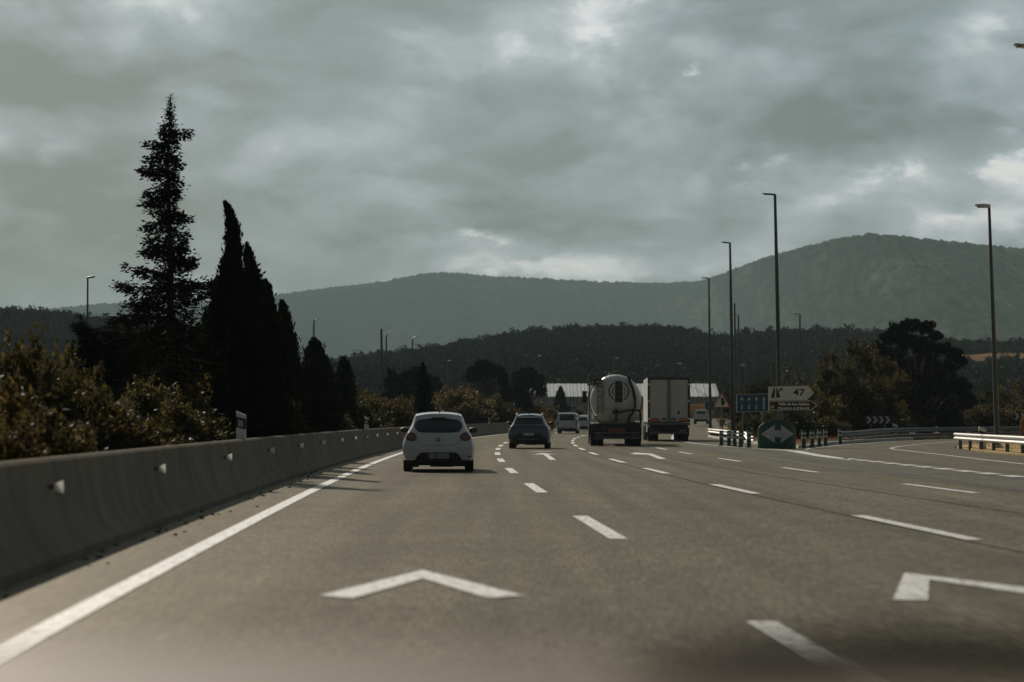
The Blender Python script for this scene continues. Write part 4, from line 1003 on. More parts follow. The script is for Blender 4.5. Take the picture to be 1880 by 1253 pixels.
# grey SUV
d = 106.5; xs_ = (971 - 940) / F * d
suv = thing('suv_car', 'dark grey SUV with silver roof rails ahead in the second lane', 'car', (xs_, d, 0), heading(d) - .035)
c2 = Car(4.4, [(.15, .85), (.3, .90), (.5, .92), (.69, .925), (.85, .90), (.95, .845), (1.08, .755), (1.2, .695), (1.33, .645), (1.45, .575), (1.58, .5)],
    [(0, 1.49), (.5, 1.53), (1.2, 1.55), (1.8, 1.52), (2.2, 1.45), (3.0, 1.08), (3.5, 1.02), (4.1, .9), (4.4, .72)], .27,
    [(.2, .04), (.45, 0), (.7, .03), (1.0, .14), (1.15, .28), (1.35, .45), (1.5, .52), (1.6, .54)], .1, rw=.34, wy=(.8, 3.45), track=.78)
c2.body(suv, M['grey_car'])
c2.rear_patch('rear_window', [(-.64, 1.085), (.64, 1.085), (.60, 1.2), (.53, 1.345), (-.53, 1.345), (-.60, 1.2)], M['glassy'], suv)
c2.rear_patch('spoiler', [(-.57, 1.36), (.57, 1.36), (.53, 1.44), (-.53, 1.44)], M['silver_car'], suv, .05)
c2.rear_patch('light_bar', [(-.80, .965), (.80, .965), (.80, .99), (-.80, .99)], M['black_plastic'], suv, .012)
for sx in (-1, 1):
    c2.rear_patch('tail_light', [(sx * .66, .90), (sx * .98, .92), (sx * .98, 1.02), (sx * .66, 1.01)][::sx], M['red_lens'], suv, .014)
    c2.side_patch('side_window', [(.7, 1.1), (1.55, 1.09), (1.58, 1.38), (1.1, 1.39), (.85, 1.3)], M['glassy'], suv, sx)
    c2.side_patch('side_window', [(1.64, 1.09), (2.7, 1.06), (2.3, 1.28), (2.05, 1.37), (1.66, 1.38)], M['glassy'], suv, sx)
    MB().tube([(sx * .55, .5, 1.47), (sx * .57, .7, 1.565), (sx * .58, 1.9, 1.57), (sx * .57, 2.15, 1.49)], .024, 6).build('roof_rail', M['silver_car'], suv, smooth=40)
c2.top_patch('windscreen', [(-.58, 2.25), (.58, 2.25), (.7, 2.95), (-.7, 2.95)], M['glassy'], suv)
c2.rear_patch('bumper', [(-.90, .25), (.90, .25), (.92, .50), (.70, .52), (.45, .66), (-.45, .66), (-.70, .52), (-.92, .50)], M['black_plastic'], suv, .012)
c2.rear_patch('skid_plate', [(-.48, .40), (.48, .40), (.40, .46), (-.40, .46)], M['galv_dull'], suv, .022)
plate(c2, suv, -.02, .635, '', .5, .11, .03)
MB().box((0, .62, 1.53), (.03, .12, .06)).build('antenna', M['black_plastic'], suv)
underside(c2, suv, 1.5, .2, 4.2, .2, .4); c2.wheels(suv, .23); c2.mirrors(suv, 2.55, 1.12, M['black_plastic'], .86)

# light grey van
d = 213; van = thing('van', 'pale grey van far ahead in the second lane, next to a white car', 'van', ((1041 - 940) / F * d, d, zr(d)), heading(d))
c3 = Car(4.9, [(.2, .86), (.45, .93), (.9, .945), (1.1, .92), (1.5, .85), (1.75, .81), (1.9, .74)], [(0, 1.80), (.3, 1.84), (3.0, 1.84), (3.5, 1.75), (4.2, 1.15), (4.7, .95), (4.9, .75)], .3,
    [(.2, 0), (.8, 0), (1.1, .04), (1.8, .12), (1.9, .13)], .05, rw=.33, wy=(.95, 3.9), track=.79, T=[(0, .96), (.06, .99), (.2, 1), (4.2, 1), (4.6, .93), (4.9, .8)])
c3.body(van, M['silver_car'])
c3.rear_patch('rear_window', [(-.68, 1.15), (.68, 1.15), (.65, 1.66), (-.65, 1.66)], M['glassy'], van)
c3.rear_patch('bumper', [(-.88, .28), (.88, .28), (.88, .48), (-.88, .48)], M['black_plastic'], van, .03); plate(c3, van, 0, .66, '', .5, .11, .02)
for sx in (-1, 1):
    c3.rear_patch('tail_light', [(sx * .76, .75), (sx * .9, .75), (sx * .86, 1.2), (sx * .76, 1.2)][::sx], M['red_lens'], van, .015)
    c3.side_patch('side_window', [(.5, 1.12), (1.8, 1.12), (1.8, 1.6), (.5, 1.6)], M['glassy'], van, sx); c3.side_patch('side_window', [(1.95, 1.12), (3.8, 1.12), (3.3, 1.6), (1.95, 1.6)], M['glassy'], van, sx)
c3.top_patch('windscreen', [(-.68, 3.5), (.68, 3.5), (.78, 4.15), (-.78, 4.15)], M['glassy'], van)
underside(c3, van, 1.55, .3, 4.6, .2, .42); c3.wheels(van); c3.mirrors(van, 3.7, 1.2, M['black_plastic'], .9)
# white cars beyond the van
def white_car(label, px, d, rz, paint='white_car', z=None):
    t = thing('hatchback_car', label, 'car', ((px - 940) / F * d, d, zr(d) if z is None else z), rz)
    q = Car(4.2, [(.15, .8), (.4, .87), (.7, .885), (.95, .84), (1.2, .7), (1.4, .63), (1.55, .55)], [(0, 1.5), (.5, 1.54), (1.5, 1.54), (2.0, 1.46), (2.9, 1.03), (3.9, .88), (4.2, .68)], .28,
        [(.2, .03), (.5, 0), (.9, .08), (1.2, .28), (1.45, .42), (1.6, .45)], .08, rw=.32, wy=(.75, 3.3), track=.76)
    q.body(t, M[paint]); q.rear_patch('rear_window', [(-.6, 1.05), (.6, 1.05), (.52, 1.36), (-.52, 1.36)], M['glassy'], t)
    for sx in (-1, 1):
        q.rear_patch('tail_light', oval(sx * .74, .92, .12, .13), M['red_lens'], t, .014)
        q.side_patch('side_window', [(.6, 1.05), (1.5, 1.05), (1.5, 1.38), (.85, 1.36)], M['glassy'], t, sx); q.side_patch('side_window', [(1.58, 1.05), (2.6, 1.03), (2.0, 1.36), (1.58, 1.38)], M['glassy'], t, sx)
    q.top_patch('windscreen', [(-.58, 2.1), (.58, 2.1), (.68, 2.85), (-.68, 2.85)], M['glassy'], t)
    q.rear_patch('bumper', [(-.75, .3), (.75, .3), (.75, .5), (-.75, .5)], M['black_plastic'], t, .02); plate(q, t, 0, .7, '', .5, .11)
    underside(q, t, 1.5, .2, 4.0, .18, .4); q.wheels(t); q.mirrors(t, 2.45, 1.06, M[paint], .8)
white_car('white car half hidden by the pale grey van', 1066.5, 240, heading(240))
white_car('second white car mostly hidden between white car and tanker', 1074, 268, heading(268))
def pickup():
    d = 300; t = thing('pickup_truck', 'small white pickup far ahead between the box lorry and lamp pole', 'pickup', ((1286 - 940) / F * d, d, zr(d) + .25), heading(d) + .02)
    q = Car(5.1, [(.35, .84), (.6, .9), (.9, .91), (1.1, .89), (1.3, .78), (1.55, .70), (1.8, .6)], [(0, 1.1), (1.6, 1.1), (1.75, 1.75), (2.6, 1.78), (3.1, 1.7), (3.7, 1.15), (4.8, 1.0), (5.1, .85)], .42, [(.3, 0), (1.8, .02)], .03, rw=.37, wy=(1.05, 4.1), track=.78)
    q.body(t, M['white_car']); q.top_patch('tonneau_cover', [(-.72, .1), (.72, .1), (.72, 1.5), (-.72, 1.5)], M['black_plastic'], t)
    MB().prism([(-.58, 1.2), (.58, 1.2), (.5, 1.6), (-.5, 1.6)], 1.62, 1.70).build('rear_window', M['glassy'], t)
    q.rear_patch('bumper', [(-.8, .42), (.8, .42), (.8, .6), (-.8, .6)], M['black_plastic'], t, .06); plate(q, t, 0, .72, '', .5, .11)
    for sx in (-1, 1):
        q.rear_patch('tail_light', [(sx * .78, .75), (sx * .9, .75), (sx * .9, 1.05), (sx * .78, 1.05)][::sx], M['red_lens'], t, .015); q.side_patch('side_window', [(1.9, 1.25), (3.2, 1.2), (2.9, 1.6), (1.95, 1.62)], M['glassy'], t, sx)
    q.top_patch('windscreen', [(-.58, 3.1), (.58, 3.1), (.7, 3.65), (-.7, 3.65)], M['glassy'], t); underside(q, t, 1.5, .3, 4.8, .35, .5); q.wheels(t, .25); q.mirrors(t, 3.5, 1.25, M['black_plastic'], .88)
    # crew-cab rear half lies over the axle: roof load seen in the photo is left out
pickup()

# lorries
def truck_wheels(root, spots, r=.5, twin=False):
    ty = MB().lathe([(r * .55, -.15), (r * .94, -.15), (r, -.11), (r, .11), (r * .94, .15), (r * .55, .15)], (0, 0, 0), 'x', 28).mesh('tyre', M['rubber'], smooth=40)
    hb_ = MB().lathe([(0, -.05), (r * .3, -.09), (r * .55, -.04), (r * .55, .04), (r * .3, .09), (0, .05)], (0, 0, 0), 'x', 20).mesh('rim', M['rim'], smooth=40)
    for x, y in spots:
        w_ = link('wheel', ty, None, root, (x, y, r)); link('rim', hb_, None, w_)
def tractor(root, y0, m, h=3.4):
    mb = MB(); mb.prism([(-1.22, .9), (1.22, .9), (1.24, 2.2), (1.18, h - .1), (1.05, h), (-1.05, h), (-1.18, h - .1), (-1.24, 2.2)], y0, y0 + 2.1)
    mb.build('cab', m, root, smooth=30)
    MB().prism([(-1.1, 1.9), (1.1, 1.9), (1.05, 2.8), (-1.05, 2.8)], y0 + 2.095, y0 + 2.12).build('windscreen', M['glassy'], root)
    for sx in (-1, 1):
        MB().box((sx * 1.235, y0 + 1.5, 2.3), (.03, .9, .75)).build('side_window', M['glassy'], root)
        mi = MB(); mi.box((sx * 1.42, y0 + 2.1, 2.5), (.24, .1, .62)); mi.tube([(sx * 1.2, y0 + 1.95, 2.75), (sx * 1.42, y0 + 2.1, 2.75)], .025, 6); mi.build('wing_mirror', M['black_plastic'], root, weld=False)
    mb = MB(); mb.box((0, y0 - .7, .82), (.9, 5.6, .26)); mb.box((0, y0 + 1.1, .62), (2.4, 2.0, .5)); mb.build('chassis', M['black_plastic'], root, weld=False)
    truck_wheels(root, [(-1.08, y0 + 1.1), (1.08, y0 + 1.1), (-1.08, y0 - 2.2), (1.08, y0 - 2.2), (-.76, y0 - 2.2), (.76, y0 - 2.2)])
def tanker():
    d = 117.5; t = thing('tanker_lorry', 'cream bulk tanker lorry with ladder, hose and an amber disc emblem on its rounded end', 'lorry', ((1131 - 940) / F * d, d, 0), heading(d) - .012)
    ty = .55
    zc, r = 2.24, 1.245
    pr = [(0, -.36), (.3, -.345), (.6, -.29), (.85, -.2), (1.05, -.08), (1.17, .04), (r, .2), (r + .0, .21)] + [(r, v) for v in (2, 4, 6, 8.2)] + [(1.1, 8.5), (.6, 8.7), (0, 8.75)]
    MB().lathe(pr, (0, ty, zc), 'y', 48).build('tank', M['tank'], t, smooth=40)
    def endy(x, z):
        q = math.hypot(x, z - zc); return ty + float(np.interp(q, [p[0] for p in pr[:8]], [p[1] for p in pr[:8]]))
    for y in (.9, 2.6, 4.4, 6.2): MB().lathe([(r + .004, y), (r + .03, y + .01), (r + .03, y + .07), (r + .004, y + .08)], (0, ty, zc), 'y', 48).build('tank_band', M['galv'], t, smooth=30)
    ex, ez = .14, 2.66
    def disc(name, r0, r1, m, eps, par):
        mb = MB(); rows = [[(ex + q * math.cos(a), endy(ex + q * math.cos(a), ez + q * math.sin(a)) - eps, ez + q * math.sin(a)) for a in [2 * math.pi * k / 40 for k in range(41)]] for q in np.linspace(r0, r1, 6)]
        return mb.grid(rows).build(name, m, par, smooth=40)
    em = disc('emblem', .0, .43, M['amber'], .012, t); disc('emblem_ring', .37, .43, M['sign_white'], .016, em); disc('emblem_edge', .43, .50, M['sign_black'], .012, em)
    def sheet(name, x0, x1, z0, z1, m, eps, par):
        return MB().grid([[(x, endy(x, z) - eps, z) for z in np.linspace(z0, z1, 10)] for x in np.linspace(x0, x1, 8)]).build(name, m, par, smooth=60)
    sheet('emblem_panel', ex - .19, ex + .19, 2.12, 3.12, M['sign_black'], .022, em)
    for zz in (2.3, 2.62, 2.85): sheet('emblem_panel_mark', ex - .11, ex + .11, zz, zz + .14, M['blue_dark'], .027, em)
    sheet('emblem_panel_border', ex - .225, ex - .19, 2.2, 3.1, M['sign_white'], .022, em); sheet('emblem_panel_border', ex + .19, ex + .225, 2.2, 3.1, M['sign_white'], .022, em)
    ld = MB()
    for x in (-.90, -.62):
        ld.tube([(x, endy(x, 3.0) - .12, 3.15), (x, endy(x, 2.6) - .1, 2.6), (x, endy(x, 2.2) - .1, 2.2), (x, endy(x, 2.2) - .1, 1.6)], .02, 6)
    z = 1.65
    while z < 3.1: ld.tube([(-.9, endy(-.9, z) - .1, z), (-.62, endy(-.62, z) - .1, z)], .016, 6); z += .25
    ld.build('ladder', M['galv_dull'], t, weld=False)
    sheet('end_plate', -.9, -.66, 1.62, 2.05, M['sign_grey'], .01, t)
    rl = MB(); rl.tube([(-1.30, .45, .4), (-1.30, .45, 3.5), (-.45, .45, 3.52)], .035, 6); rl.tube([(-1.30, .45, 3.3), (-1.3, 6.5, 3.3)], .02, 6); rl.tube([(-1.30, .45, 3.52), (-1.3, 6.5, 3.52)], .02, 6)
    for k in range(6): rl.tube([(-1.30, .45 + k * 1.2, 3.0), (-1.30, .45 + k * 1.2, 3.52)], .02, 6)
    rl.tube([(-.48, .5, 3.3), (-.48, .45, 3.55)], .025, 6); rl.tube([(.9, .6, 3.2), (.92, .55, 3.5), (.75, .7, 3.55)], .03, 6)
    rl.build('railing', M['galv_dull'], t, weld=False)
    wk = MB(); wk.box((-.98, 3.3, 3.06), (.55, 6.0, .05)); rr = random.Random(2)
    for k in range(12): wk.box((-1.2 + rr.random() * .5, .5 + rr.random() * .3, 3.0 + rr.random() * .3), (.07, .1, .1 + rr.random() * .12))
    wk.build('walkway', M['bark'], t, weld=False)
    ll = MB()
    for k in range(3): ll.lathe([(.0, .16), (.26, .15), (.28, .0), (.28, -.12)], (.0, 1.6 + k * 2.4, 3.5), 'z', 20)
    for k in range(9): ll.box((-.35 + k * .1, 1.3 + (k % 3) * .2, 3.55 + .04 * (k % 2)), (.06, .1, .1))
    ll.build('lid', M['galv_dull'], t, weld=False)
    MB().tube([(.60, .5, 3.36), (.72, endy(.72, 3.1) - .08, 3.1), (.86, endy(.86, 2.7) - .08, 2.7), (.93, endy(.93, 2.3) - .1, 2.3), (.92, .2, 1.9), (.80, .05, 1.6), (.62, 0, 1.35), (.6, .1, 1.0), (.35, .1, .8)], .06, 8).build('hose', M['rubber'], t, smooth=40)
    pp = MB(); pp.tube([(.78, -.05, 1.75), (1.2, -.05, 1.72)], .05, 8); pp.tube([(1.16, 0, 1.75), (1.2, .1, 1.1)], .05, 8)
    for sx in (-1, 1): pp.tube([(.0 + .0, .0, 1.72), (sx * .16, -.05, 1.62)], .07, 8)
    pp.tube([(0, .3, 1.75), (0, -.05, 1.6), (0, 0, 1.2)], .07, 8); pp.tube([(.16, -.05, 1.62), (.45, -.03, 1.7), (.80, -.05, 1.75)], .045, 8); pp.build('pipework', M['black_plastic'], t, weld=False); MB().tube([(-.95, .2, 1.45), (-.75, .1, 1.0)], .03, 6).build('strut', M['galv_dull'], t)
    MB().lathe([(.85, 1.75), (.78, 1.45), (.3, .85), (.2, .8)], (0, .95, 0), 'z', 28).build('hopper', M['tank'], t, smooth=40)
    ch = MB(); ch.box((-.5, 4.3, .95), (.12, 8.2, .25)); ch.box((.5, 4.3, .95), (.12, 8.2, .25)); ch.box((0, .12, .96), (2.3, .15, .24)); ch.build('chassis', M['black_plastic'], t, weld=False)
    bp = MB(); bp.box((.05, -.02, .64), (2.2, .08, .07)); bp.box((.05, -.02, .38), (2.25, .08, .09)); bp.build('bumper_bar', M['galv_dull'], t, weld=False)
    MB().box((.05, .02, .51), (2.15, .06, .2)).build('light_panel', M['black_plastic'], t)
    for sx in (-1, 1): MB().box((.05 + sx * .85, -.015, .51), (.3, .02, .1)).build('tail_light', M['red_lens'], t)
    MB().box((.05, -.06, .77), (.85, .02, .17)).build('warning_plate', M['orange_dull'], t)
    for sx in (-1, 1):
        mb = MB(); mb.grid([[(sx * .72, 1.15 - .66 * math.cos(a), .5 + .66 * math.sin(a)), (sx * 1.26, 1.15 - .66 * math.cos(a), .5 + .66 * math.sin(a))] for a in np.linspace(.05, math.pi - .05, 14)]); mb.build('mudguard', M['black_plastic'], t, smooth=40)
        MB().box((sx * .99, .44, .42), (.5, .02, .5)).build('mud_flap', M['rubber'], t)
    for z in (1.53, 1.38, 1.12): MB().box((-1.12, -.02, z), (.1, .08, .09)).build('marker_light', M['reflector'], t)
    truck_wheels(t, [(sx * x, y) for sx in (-1, 1) for x in (1.08,) for y in (1.15, 2.45, 3.75)] + [(sx * .75, 1.15) for sx in (-1, 1)])
    tractor(t, 10.0, M['white_car'], 3.3)
tanker()
def box_lorry():
    d = 142; t = thing('box_lorry', 'white box lorry with closed double rear doors in the rightmost lane', 'lorry', ((1228 - 940) / F * d, d, 0), heading(d) - .004)
    w_, z0, z1, L = 1.245, 1.12, 3.76, 10.5
    MB().box((0, L / 2 + .06, (z0 + z1) / 2), (2 * w_ - .02, L, z1 - z0 - .02)).build('cargo_box', M['box_white'], t)
    fr = MB()
    for sx in (-1, 1): fr.box((sx * (w_ - .06), .02, (z0 + z1) / 2), (.12, .12, z1 - z0))
    fr.box((0, .02, z1 - .07), (2 * w_ - .24, .12, .14)); fr.box((0, .02, z0 + .02), (2 * w_ - .24, .12, .06)); fr.build('door_frame', M['box_frame'], t, weld=False)
    for sx in (-1, 1):
        dr = MB().box((sx * .565, -.0, (z0 + z1) / 2 - .03), (1.06, .05, z1 - z0 - .26)).build('door', M['box_white'], t)
        rd = MB(); x = sx * .115; rd.tube([(x, -.05, z0 + .06), (x, -.05, z1 - .17)], .035, 8); rd.build('lock_rod', M['galv'], dr, smooth=40)
        MB().box((sx * .27, -.045, z0 + .19), (.3, .02, .1)).build('lock_handle', M['box_frame'], dr)
        MB().box((sx * .27, -.035, z0 + .17), (.4, .012, .22)).build('lock_plate', M['box_white'], dr)
        for z in (z1 - .42, (z0 + z1) / 2 - .07, z0 + .2): MB().box((sx * (w_ - .08), -.055, z), (.17, .03, .1)).build('hinge', M['sign_white'], dr)
        MB().box((sx * .84, -.035, z0 + .17), (.5, .012, .17)).build('reflective_band', M['orange'], dr)
        MB().box((sx * 1.19, -.06, .98), (.09, .03, .1)).build('marker_light', M['red_lens'], t)
    MB().box((0, -.035, (z0 + z1) / 2 - .03), (.05, .02, z1 - z0 - .26)).build('door_gap', M['box_frame'], t)
    MB().box((.56, -.035, 1.69), (.13, .012, .2)).build('sticker', M['box_frame'], t)
    MB().box((0, .02, z0 - .09), (2 * w_ - .02, .12, .14)).build('rear_sill', M['galv_dull'], t)
    ch = MB(); ch.box((-.45, L / 2, .88), (.12, L - .4, .22)); ch.box((.45, L / 2, .88), (.12, L - .4, .22)); ch.box((0, .3, .80), (2.2, .1, .28))
    for k in range(7): ch.box((-1.0 + k * .33, .35, .68), (.2, .3, .2 + .05 * (k % 3)))
    ch.box((0, 1.8, .62), (1.7, .2, .2)); ch.build('chassis', M['black_plastic'], t, weld=False)
    MB().box((0, .1, .48), (2.25, .1, .1)).build('bumper_bar', M['galv_dull'], t)
    for sx in (-1, 1):
        MB().box((sx * .8, .05, .62), (.42, .04, .12)).build('tail_light', M['red_lens'], t); MB().box((sx * .93, .95, .55), (.6, .02, .5)).build('mud_flap', M['rubber'], t)
        MB().box((sx * 1.15, 5.2, .75), (.05, 3.2, .45)).build('side_guard', M['galv_dull'], t)
    truck_wheels(t, [(sx * x, 1.8) for sx in (-1, 1) for x in (1.05, .73)], .48)
    tractor(t, L + .5, M['white_car'], 3.2)
box_lorry()

# ------------------------------------------------------------------ plants
def tubes_mesh(name, segs, m):
    mb = MB()
    for pts, rs in segs: mb.tube(pts, rs, 6)
    return mb.mesh(name, m, weld=False, smooth=50)
def plant(name, label, cat, loc, crown, stem, group=None, rz=0, scale=(1, 1, 1), stem_name='trunk', crown_name='crown'):
    t = thing(name, label, cat, loc, rz, group); t.scale = scale
    link(crown_name, crown, None, t); link(stem_name, stem, None, t); return t

def shrub_mesh(seed, m, n=5200, leaf=.085, h=2.5, r=1.25, shoots=26):
    """upright many-stemmed shrub, height h, radius r"""
    rg = np.random.default_rng(seed); Ps = []; Ds = []; segs = []
    for k in range(shoots):
        a = rg.uniform(0, 6.283); q = rg.uniform(0, 1) ** .6; lean = q * r * .8
        hh = h * (1 - .42 * q ** 2) * rg.uniform(.72, 1.06)
        hh = h * (1 - .3 * q ** 2) * rg.uniform(.55, 1.05); lean *= 1.15; tip = np.array([math.cos(a) * lean, math.sin(a) * lean, hh]); base = np.array([math.cos(a) * q * .2, math.sin(a) * q * .2, 0])
        mid = base * .4 + tip * .6 + np.array([0, 0, .1 * h])
        segs.append(([base, mid * .6 + base * .4, tip * .96], [.022, .015, .005]))
        nn = int(n / shoots); s = rg.uniform(.12, 1, nn) ** .75
        c = (1 - s)[:, None] ** 2 * base + (2 * s * (1 - s))[:, None] * mid + (s ** 2)[:, None] * tip
        spread = (.34 * r * (1.05 - s) + .10)[:, None]
        # little side twigs: leaves gather round a few twig points
        tw = rg.normal(size=(14, 3)); pick = rg.integers(0, 14, nn)
        off = tw[pick] * spread * .85 + rg.normal(size=(nn, 3)) * spread * .3
        Ps.append(c + off); Ds.append(off + np.array([0, 0, .25 * r]) * rg.uniform(-.4, 1.2, (nn, 1)) + rg.normal(size=(nn, 3)) * .35)
    P = np.concatenate(Ps); P[:, 2] = np.abs(P[:, 2]) + .02; D = np.concatenate(Ds)
    V = leaf_quads(P, D, leaf * rg.uniform(.45, 1.35, len(P)), leaf * .5 * rg.uniform(.7, 1.3, len(P)), rg)
    return raw('foliage', V, 4, m), tubes_mesh('stems', segs, M['bark'])
SH = [shrub_mesh(1, M['shrub'], 5200, .165), shrub_mesh(2, M['shrub'], 5000, .17, shoots=20), shrub_mesh(3, M['shrub_olive'], 5400, .16), shrub_mesh(4, M['shrub'], 5600, .155, shoots=34), shrub_mesh(5, M['shrub_olive'], 5200, .16, shoots=22)]
SR = shrub_mesh(6, M['shrub_rust'], 4000, .1)
def shrub(px, top_py, wpx, label, v, d=None, off=2.6, group='shrubs behind the concrete barrier', zb=None, mesh=None):
    if d is None:
        lo, hi = 8.0, 260.0
        for _ in range(60):
            m_ = (lo + hi) / 2
            if 940 + F * (barrier_x(m_) - .8 - off) / m_ < px: lo = m_
            else: hi = m_
        d = lo
    z = zr(d) + (.1 if zb is None else zb); ht = EYE + (HZ - top_py) / F * d - z; rw_ = wpx / F * d / 2 * (1.35 if d < 75 else 1.2)
    cr_, st = mesh or SH[v]
    return plant('shrub', label, 'shrub', ((px - 940) / F * d, d, z), cr_, st, group, rz=random.uniform(0, 6.28), scale=(rw_ / 1.15, rw_ / 1.15, ht / 2.55), stem_name='stems', crown_name='foliage')
for a in ((-40, 640, 170, 'olive brown shrub at the far left edge behind the concrete barrier', 0, None, 1.6),
    (45, 603, 120, 'tallest brown-tipped shrub near the left edge behind the barrier', 3, None, 2.6),
    (10, 690, 150, 'low brown shrub in front of the tallest left shrub, just over the barrier', 1, None, 1.0),
    (120, 622, 110, 'loose brown shrub below the far left lamp', 1, None, 3.2),
    (160, 680, 110, 'rusty brown shrub right under the dark branch at the left', 0, None, 1.8),
    (95, 745, 150, 'short brown shrub behind the first barrier reflector', 4, None, .9),
    (215, 745, 110, 'small low shrub between two taller brown shrubs at the left', 1, None, 1.2),
    (285, 690, 110, 'rounded olive shrub left of the three-peaked shrub', 2, None, 2.2),
    (318, 655, 110, 'three-peaked olive brown shrub in front of the tall conifer', 3, None, 2.4),
    (360, 715, 80, 'olive shrub at the foot of the conifer, right of the three-peaked shrub', 2, None, 1.6),
    (255, 770, 140, 'low shrub just behind the barrier top near the second reflector', 4, None, .9),
    (400, 775, 70, 'dark low shrub beside the banded white post', 4, None, 1.4),
    (-10, 760, 150, 'lowest leafy brown shrub in the corner behind the barrier', 3, None, .8),
    (75, 660, 120, 'broad olive shrub between the two tallest left shrubs', 2, None, 2.2),
    (185, 715, 120, 'broad leafy shrub left of the shrub gap under the low conifer', 4, None, 1.7),
    (335, 735, 120, 'wide low olive shrub spreading under the three-peaked shrub', 4, None, 1.2),
    (660, 735, 80, 'broad low shrub between the small cypress and the barrier', 4, None, 1.8),
    (775, 740, 80, 'low brown shrub just left above the hatchback roof', 2, None, 1.8),
    (855, 738, 80, 'low olive shrub to the right above the hatchback roof', 1, None, 1.8),
    (917, 745, 70, 'low brown shrub beside the tiny barrier post', 3, None, 1.6),
    (517, 705, 36, 'slender pale shrub in front of the cypress trunks', 1, 72, 0),
    (538, 735, 46, 'small pale leafy shrub in front of the cypresses', 0, 76, 0),
    (640, 700, 60, 'olive shrub below the small dark cypress', 3, None, 3.0),
    (622, 745, 60, 'dark shrub at the foot of the broad cypress', 2, None, 1.6),
    (680, 712, 70, 'brown shrub right of the small dark cypress', 1, None, 2.8),
    (722, 728, 64, 'rust brown shrub under the bare mast', 0, None, 2.4),
    (756, 724, 60, 'brown shrub above the left corner of the white hatchback', 3, None, 2.2),
    (800, 722, 60, 'brown shrub directly above the white hatchback roof', 1, None, 2.4),
    (838, 707, 70, 'taller olive brown shrub above the right side of the hatchback', 3, None, 2.8),
    (872, 712, 60, 'olive shrub under the flat-topped umbrella pine', 0, None, 2.4),
    (905, 724, 60, 'olive shrub between umbrella pine and SUV', 4, None, 2.2),
    (935, 735, 56, 'dark olive shrub above the left side of the SUV', 2, None, 2.0),
    (966, 742, 50, 'low olive shrub right above the SUV roof', 4, None, 2.2),
    (985, 735, 44, 'shrub in front of the shed annex', 3, None, 4.5)):
    shrub(*a[:5], d=a[5], off=a[6])
for a in ((998, 752, 16, 'rust-red small bush beside the SUV right shoulder', 0, 168), (1010, 762, 20, 'low rust-red bush between SUV and van', 0, 175)): shrub(*a[:5], d=a[5], mesh=SR, group='rust-red bushes by the road')
for a in ((1035, 742, 70, 'olive bush below the bright shed roof left of the tanker', 2, 330), (1062, 748, 40, 'round olive bush beside the tanker cab', 4, 320), (1012, 745, 40, 'dark bush in front of the shed wall', 2, 300), (1290, 772, 40, 'bush growing on the red earth bank beyond the box lorry', 2, 398), (1300, 758, 30, 'small bush high on the earth bank by the lamp pole', 4, 402)): shrub(*a[:5], d=a[5], group='bushes below the shed')

for i, (x, y) in enumerate(((-6.2, 9), (-6.6, 12.5), (-7.4, 15), (-6.4, 17), (-8.0, 19), (-7.2, 22), (-8.6, 25))):
    cr_, st = SH[i % 5]; plant('shrub', ('brown shrub', 'olive shrub', 'tall brown shrub', 'low olive shrub', 'broad shrub', 'leafy shrub', 'rounded shrub')[i] + ' of the barrier hedge outside the left edge of the picture', 'shrub', (x, y, .1), cr_, st, 'shrubs behind the concrete barrier', rz=i, scale=(1, 1, .85 + .05 * (i % 3)), stem_name='stems', crown_name='foliage')

